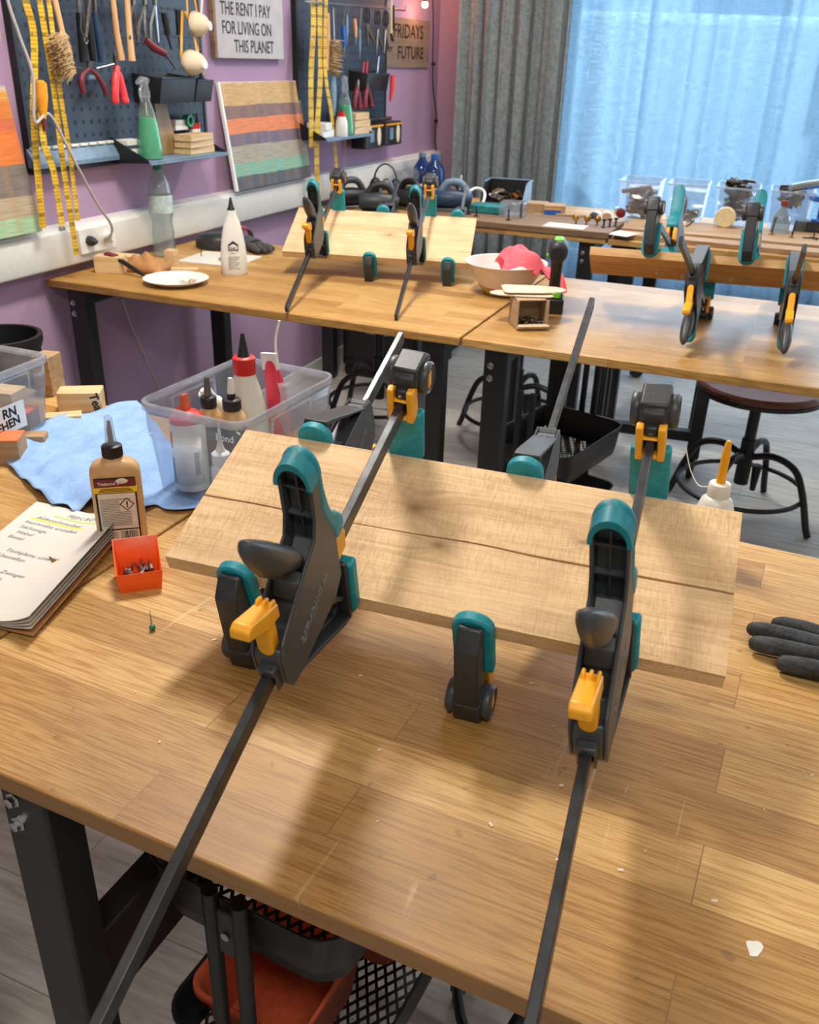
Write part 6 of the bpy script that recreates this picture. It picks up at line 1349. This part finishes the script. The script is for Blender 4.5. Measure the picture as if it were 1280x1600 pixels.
cbx = thing('grey_cable', 'black cable loop rising behind the smooth board', 'cable'); obj('loop', MB().tube(smooth_path([(-1.932, 4.250, 0.867), (-1.912, 4.250, 0.949), (-1.878, 4.250, 0.963), (-1.857, 4.250, 0.908), (-1.879, 4.250, 0.832), (-1.867, 4.200, 0.799)], 6), .006, 8), 'bluegrey', cbx)
bb = thing('water_bottle', 'large blue water bottle in the corner behind the smooth board', 'bottle', (-2.00, 5.02, .0)); 
sd_ = obj('shelf_stand', MB().b2((-2.15, 4.86, 0), (-1.82, 5.20, .80)), 'darkp2', bevel=.004); tag(sd_, 'dark cabinet in the room corner carrying the blue bottle', 'cabinet')
bb.location = (-1.93, 4.99, .80)
obj('bottle_body', MB().lathe([(.055, 0), (.06, .006), (.06, .05), (.056, .06), (.06, .07), (.06, .135), (.048, .165), (.022, .190), (.019, .205)], (0, 0, 0), 36, cap1=False), 'clearb', bb, solid=.001); obj('cap', MB().lathe([(.021, .198), (.022, .200), (.022, .222), (.018, .225)], (0, 0, 0), 24), 'blue', bb)
for i, (x, y) in enumerate(((-2.06, 4.93), (-2.04, 5.08))):
    r = thing('water_bottle', ('lying clear bottle left of', 'second blue bottle behind')[i]+' the large blue water bottle', 'bottle', (x, y, .80))
    if i: obj('bottle_body', MB().lathe([(.045, 0), (.05, .006), (.05, .14), (.02, .185), (.018, .2)], (0, 0, 0), 28, cap1=False), 'clearb', r, solid=.001); obj('cap', MB().lathe([(.020, .198), (.020, .218)], (0, 0, 0), 20), 'bluegrey', r)
    else: obj('bottle_body', MB().lathe([(.03, -.13), (.05, -.12), (.05, -.03), (.046, -.02), (.05, -.01), (.05, .06), (.018, .10)], (0, 0, .098), 28, 'y'), 'clearw', r); obj('crate_block', MB().b2((-.05, -.12, 0), (.05, .06, .048)), 'blackp', r)
wc = obj('white_cable', MB().tube(smooth_path([(-1.997, 4.620, 0.898), (-1.843, 4.600, 0.904), (-1.727, 4.580, 0.883), (-1.659, 4.560, 0.866)], 6), .007, 8), 'white'); tag(wc, 'white cable running behind the smooth board to the blue tool', 'cable')
wc = obj('white_cable', MB().tube(smooth_path([(-1.487, 4.300, 0.931), (-1.460, 4.350, 0.945), (-1.420, 4.350, 0.931), (-1.407, 4.300, 0.890), (-1.423, 4.250, 0.854)], 6), .007, 8), 'white'); tag(wc, 'white cable loop above the navy power tool', 'cable')
ws_ = obj('white_stick', MB().tube([(-1.498, 4.200, 0.906), (-1.488, 4.200, 1.015)], .0055, 8), 'white'); tag(ws_, 'white stick standing upright before the grey curtain', 'stick')

# ------------------------------------------------------------------ under the benches
def stool(label, loc, rot, seat_z=.50, r_=.20, grp='work stools'):
    s = thing('stool', label, 'stool', loc, rot, grp)
    obj('seat', MB().lathe([(.0, -.020), (r_*.92, -.020), (r_, -.010), (r_, .004), (r_*.96, .012), (r_*.8, .010), (r_*.4, .004), (0, .004)], (0, 0, seat_z), 48, cap0=False, cap1=False), 'seat', s)
    obj('seat_band', MB().lathe([(r_*.80, -.030), (r_*1.005, -.026), (r_*1.005, -.012), (r_*.9, -.012)], (0, 0, seat_z), 48, cap0=False, cap1=False), 'black', s)
    obj('column', MB().tube([(0, 0, seat_z-.02), (0, 0, seat_z-.2), (0, 0, seat_z-.201), (0, 0, .13)], [.020, .020, .026, .026], 18), 'black', s)
    for i in range(4):
        a = PI/4+i*PI/2; c, d = math.cos(a), math.sin(a)
        obj('leg', MB().tube(smooth_path([(.02*c, .02*d, .24), (.10*c, .10*d, .262), (.18*c, .18*d, .235), (.225*c, .225*d, .15), (.26*c, .26*d, .04), (.275*c, .275*d, .004)], 6), .0125, 10), 'black', s)
    obj('foot_ring', MB().tube([(.222*math.cos(2*PI*i/48), .222*math.sin(2*PI*i/48), .12) for i in range(49)], .009, 8), 'black', s)
    obj('spindle', MB().tube([(.05, 0, .20), (.05, 0, .10)], [.018, .010], 12), 'black', s)
    return s
stool('metal stool with dark red brown seat at the right under the middle bench', (-.005, 3.27, 0), .45, .505, .215)
stool('metal stool half hidden behind the left middle bench', (-1.58, 3.50, 0), .2, .52, .18)
stool('metal stool seen between the legs of the two middle benches', (-.98, 3.62, 0), .6, .52, .17)
stool('dark tubular stool standing below the near bench front edge', (-.06, 1.02, 0), .3, .42, .17)
# rolling mesh trolleys
mesh_t = NT('expanded mesh'); co = mesh_t.coord(); x, y, z = mesh_t.xyz(co)[:3]
k1 = mesh_t.math('ABSOLUTE', mesh_t.math('SUBTRACT', mesh_t.math('FRACT', mesh_t.math('ADD', mesh_t.math('MULTIPLY', x, 55), mesh_t.math('MULTIPLY', y, 34))), .5)); k2 = mesh_t.math('ABSOLUTE', mesh_t.math('SUBTRACT', mesh_t.math('FRACT', mesh_t.math('SUBTRACT', mesh_t.math('MULTIPLY', x, 55), mesh_t.math('MULTIPLY', y, 34))), .5))
hole = mesh_t.math('LESS_THAN', mesh_t.math('MAXIMUM', k1, k2), .34)
tr_n = mesh_t.n('ShaderNodeBsdfTransparent'); mx_ = mesh_t.n('ShaderNodeMixShader'); mesh_t.set(mx_.inputs[0], hole); mesh_t.set(mx_.inputs[1], mesh_t.b.outputs[0]); mesh_t.set(mx_.inputs[2], tr_n.outputs[0]); mesh_t.t.links.new(mx_.outputs[0], mesh_t.out.inputs[0]); mesh_t.base(srgb(26, 28, 30)); MT['mesh'] = mesh_t.m
def trolley(label, loc, rot, levels, W=.30, D=.42, hs=.095, top=None):
    r = thing('trolley', label, 'trolley', loc, rot, 'rolling trolleys')
    for z in levels:
        t_ = obj('tray', MB().rings([[(x, y, z+dz) for x, y in rrect(W*k, D*k, .05*k, 6)] for k, dz in ((.93, 0), (.965, .03), (1.0, hs), (1.02, hs+.004))], False, False), 'black', r, solid=.003)
        obj('mesh_floor', MB()._add and MB().prism(rrect(W*.93, D*.93, .046, 6), z, z+.0015, 'z'), 'mesh', t_)
    for s in (-1, 1):
        for dx in (-.022, .022): obj('upright', MB().tube([(dx, s*(D/2+.012), .08), (dx, s*(D/2+.012), top or levels[-1]+hs+.02)], .0105, 12), 'black', r)
        for z in levels: 
            pl_ = obj('bracket_plate', MB().box((0, s*(D/2+.010), z+hs-.045), (.05, .008, .075)), 'darkp2', r, bevel=.002); obj('bolt', MB().lathe([(.006, 0), (.005, .003)], (0, s*(D/2+.014)+(0 if s > 0 else -.004), z+hs-.045), 12, 'y'), 'chrome', pl_)
        obj('foot_rail', MB().tube([(-W/2, s*(D/2), .075), (W/2, s*(D/2), .075)], .011, 10), 'black', r)
        for dx in (-W/2, W/2): 
            cs = obj('caster', MB().lathe([(.012, -.011), (.032, -.010), (.034, -.006), (.034, .006), (.032, .010), (.012, .011)], (dx, s*D/2, .034), 24, 'x'), 'blackp', r); obj('fork', MB().b2((dx-.016, s*D/2-.012, .03), (dx+.016, s*D/2+.012, .08)), 'darkp', cs, bevel=.003)
    return r
trolley('black mesh trolley with orange tubs under the near bench', (-.452, .835, 0), -.08, (.165, .485), .30, .42)
trolley('black mesh trolley under the right middle bench', (-.60, 2.76, 0), -.25, (.09, .315), .30, .42, top=.60)
def tub(label, loc, rot, W, D, H, mat):
    r = thing('open_tub', label, 'tub', loc, rot, 'orange tubs in the near trolley')
    obj('tub_shell', MB().rings([[(x, y, z) for x, y in rrect(W*k, D*k, .03, 5)] for k, z in ((.82, 0), (.96, H-.004), (.99, H), (1.03, H), (1.035, H-.01))], True, False), mat, r, solid=.0022); return r
tub('orange plastic tub in the lower tray of the near trolley', (-.492, .775, .1685), -.08, .185, .22, .125, 'orange2')
tub('brownish orange tub behind the other tub in the near trolley', (-.45, .945, .1685), -.08, .20, .10, .14, 'orange2')
# dark cabinet and rolling stand below the far benches
cab = thing('drawer_cabinet', 'black steel cabinet below the far left bench by the wall', 'cabinet', (-2.05, 4.08, 0)); obj('case', MB().b2((0, 0, .06), (.42, .55, .74)), 'black', cab, bevel=.004)
for i in range(3): dw = obj('drawer', MB().b2((.02, -.012, .10+.205*i), (.40, .0, .29+.205*i)), 'blackp', cab, bevel=.003); obj('handle', MB().tube([(.15, -.014, .25+.205*i), (.15, -.03, .25+.205*i), (.27, -.03, .25+.205*i), (.27, -.014, .25+.205*i)], .005, 8), 'chrome', dw)
obj('plinth', MB().b2((.01, .01, 0), (.41, .54, .06)), 'blackp', cab)
st = thing('machine_stand', 'black rolling machine stand on casters behind the right middle bench', 'stand', (-.42, 3.66, 0), .1)
obj('top_plate', MB().b2((-.22, -.16, .52), (.22, .16, .56)), 'black', st, bevel=.004)
for x in (-.2, .2):
    for y in (-.14, .14):
        obj('leg', MB().b2((x-.025, y-.025, .09), (x+.025, y+.025, .52)), 'black', st, bevel=.003); cs = obj('caster', MB().lathe([(.014, -.014), (.043, -.012), (.045, 0), (.043, .012), (.014, .014)], (x, y, .045), 24, 'x'), 'blackp', st); obj('fork', MB().b2((x-.02, y-.014, .05), (x+.02, y+.014, .10)), 'chrome', cs, bevel=.003)
obj('lower_brace', MB().b2((-.2, -.16, .16), (.2, -.12, .20)), 'black', st)
wbk = thing('waste_bin', 'black round waste bin at the left edge between the benches', 'bin', (-2.02, 1.86, 0)); obj('bin_shell', MB().lathe([(.085, 0), (.088, .01), (.105, .72), (.115, .745), (.115, .765), (.103, .765), (.098, .70), (.08, .02), (.0, .02)], (0, 0, 0), 40, cap0=True, cap1=False), 'blackp', wbk)
# sawdust crumbs and chips scattered on the near bench
random.seed(17); s0 = None
for i in range(26):
    x = random.uniform(-.62, .3); yy = random.uniform(.52, .86)
    if s0 is None: s0 = obj('wood_chip', MB().box((0, 0, 0), (.004, .002, .0012)), 'cardl'); tag(s0, 'tiny pale wood chip on the near bench top', 'wood chip', 'wood chips on the near bench'); c = s0
    else: c = s0.copy(); COL.objects.link(c)
    c.location = (x, yy, BH+.0007); c.rotation_euler = (0, 0, random.uniform(0, 3)); k = random.uniform(.5, 1.4); c.scale = (k, k, 1)
gs = obj('glue_spot', MB().prism([(.006*(1+.3*math.sin(3*a))*math.cos(a), .010*(1+.25*math.sin(2*a+1))*math.sin(a)) for a in [2*PI*i/16 for i in range(16)]], 0, .0008, 'z'), 'whitep'); gs.location = (0.087, 0.589, 0.835); tag(gs, 'dried white glue spot on the near bench at the lower right', 'glue spot')
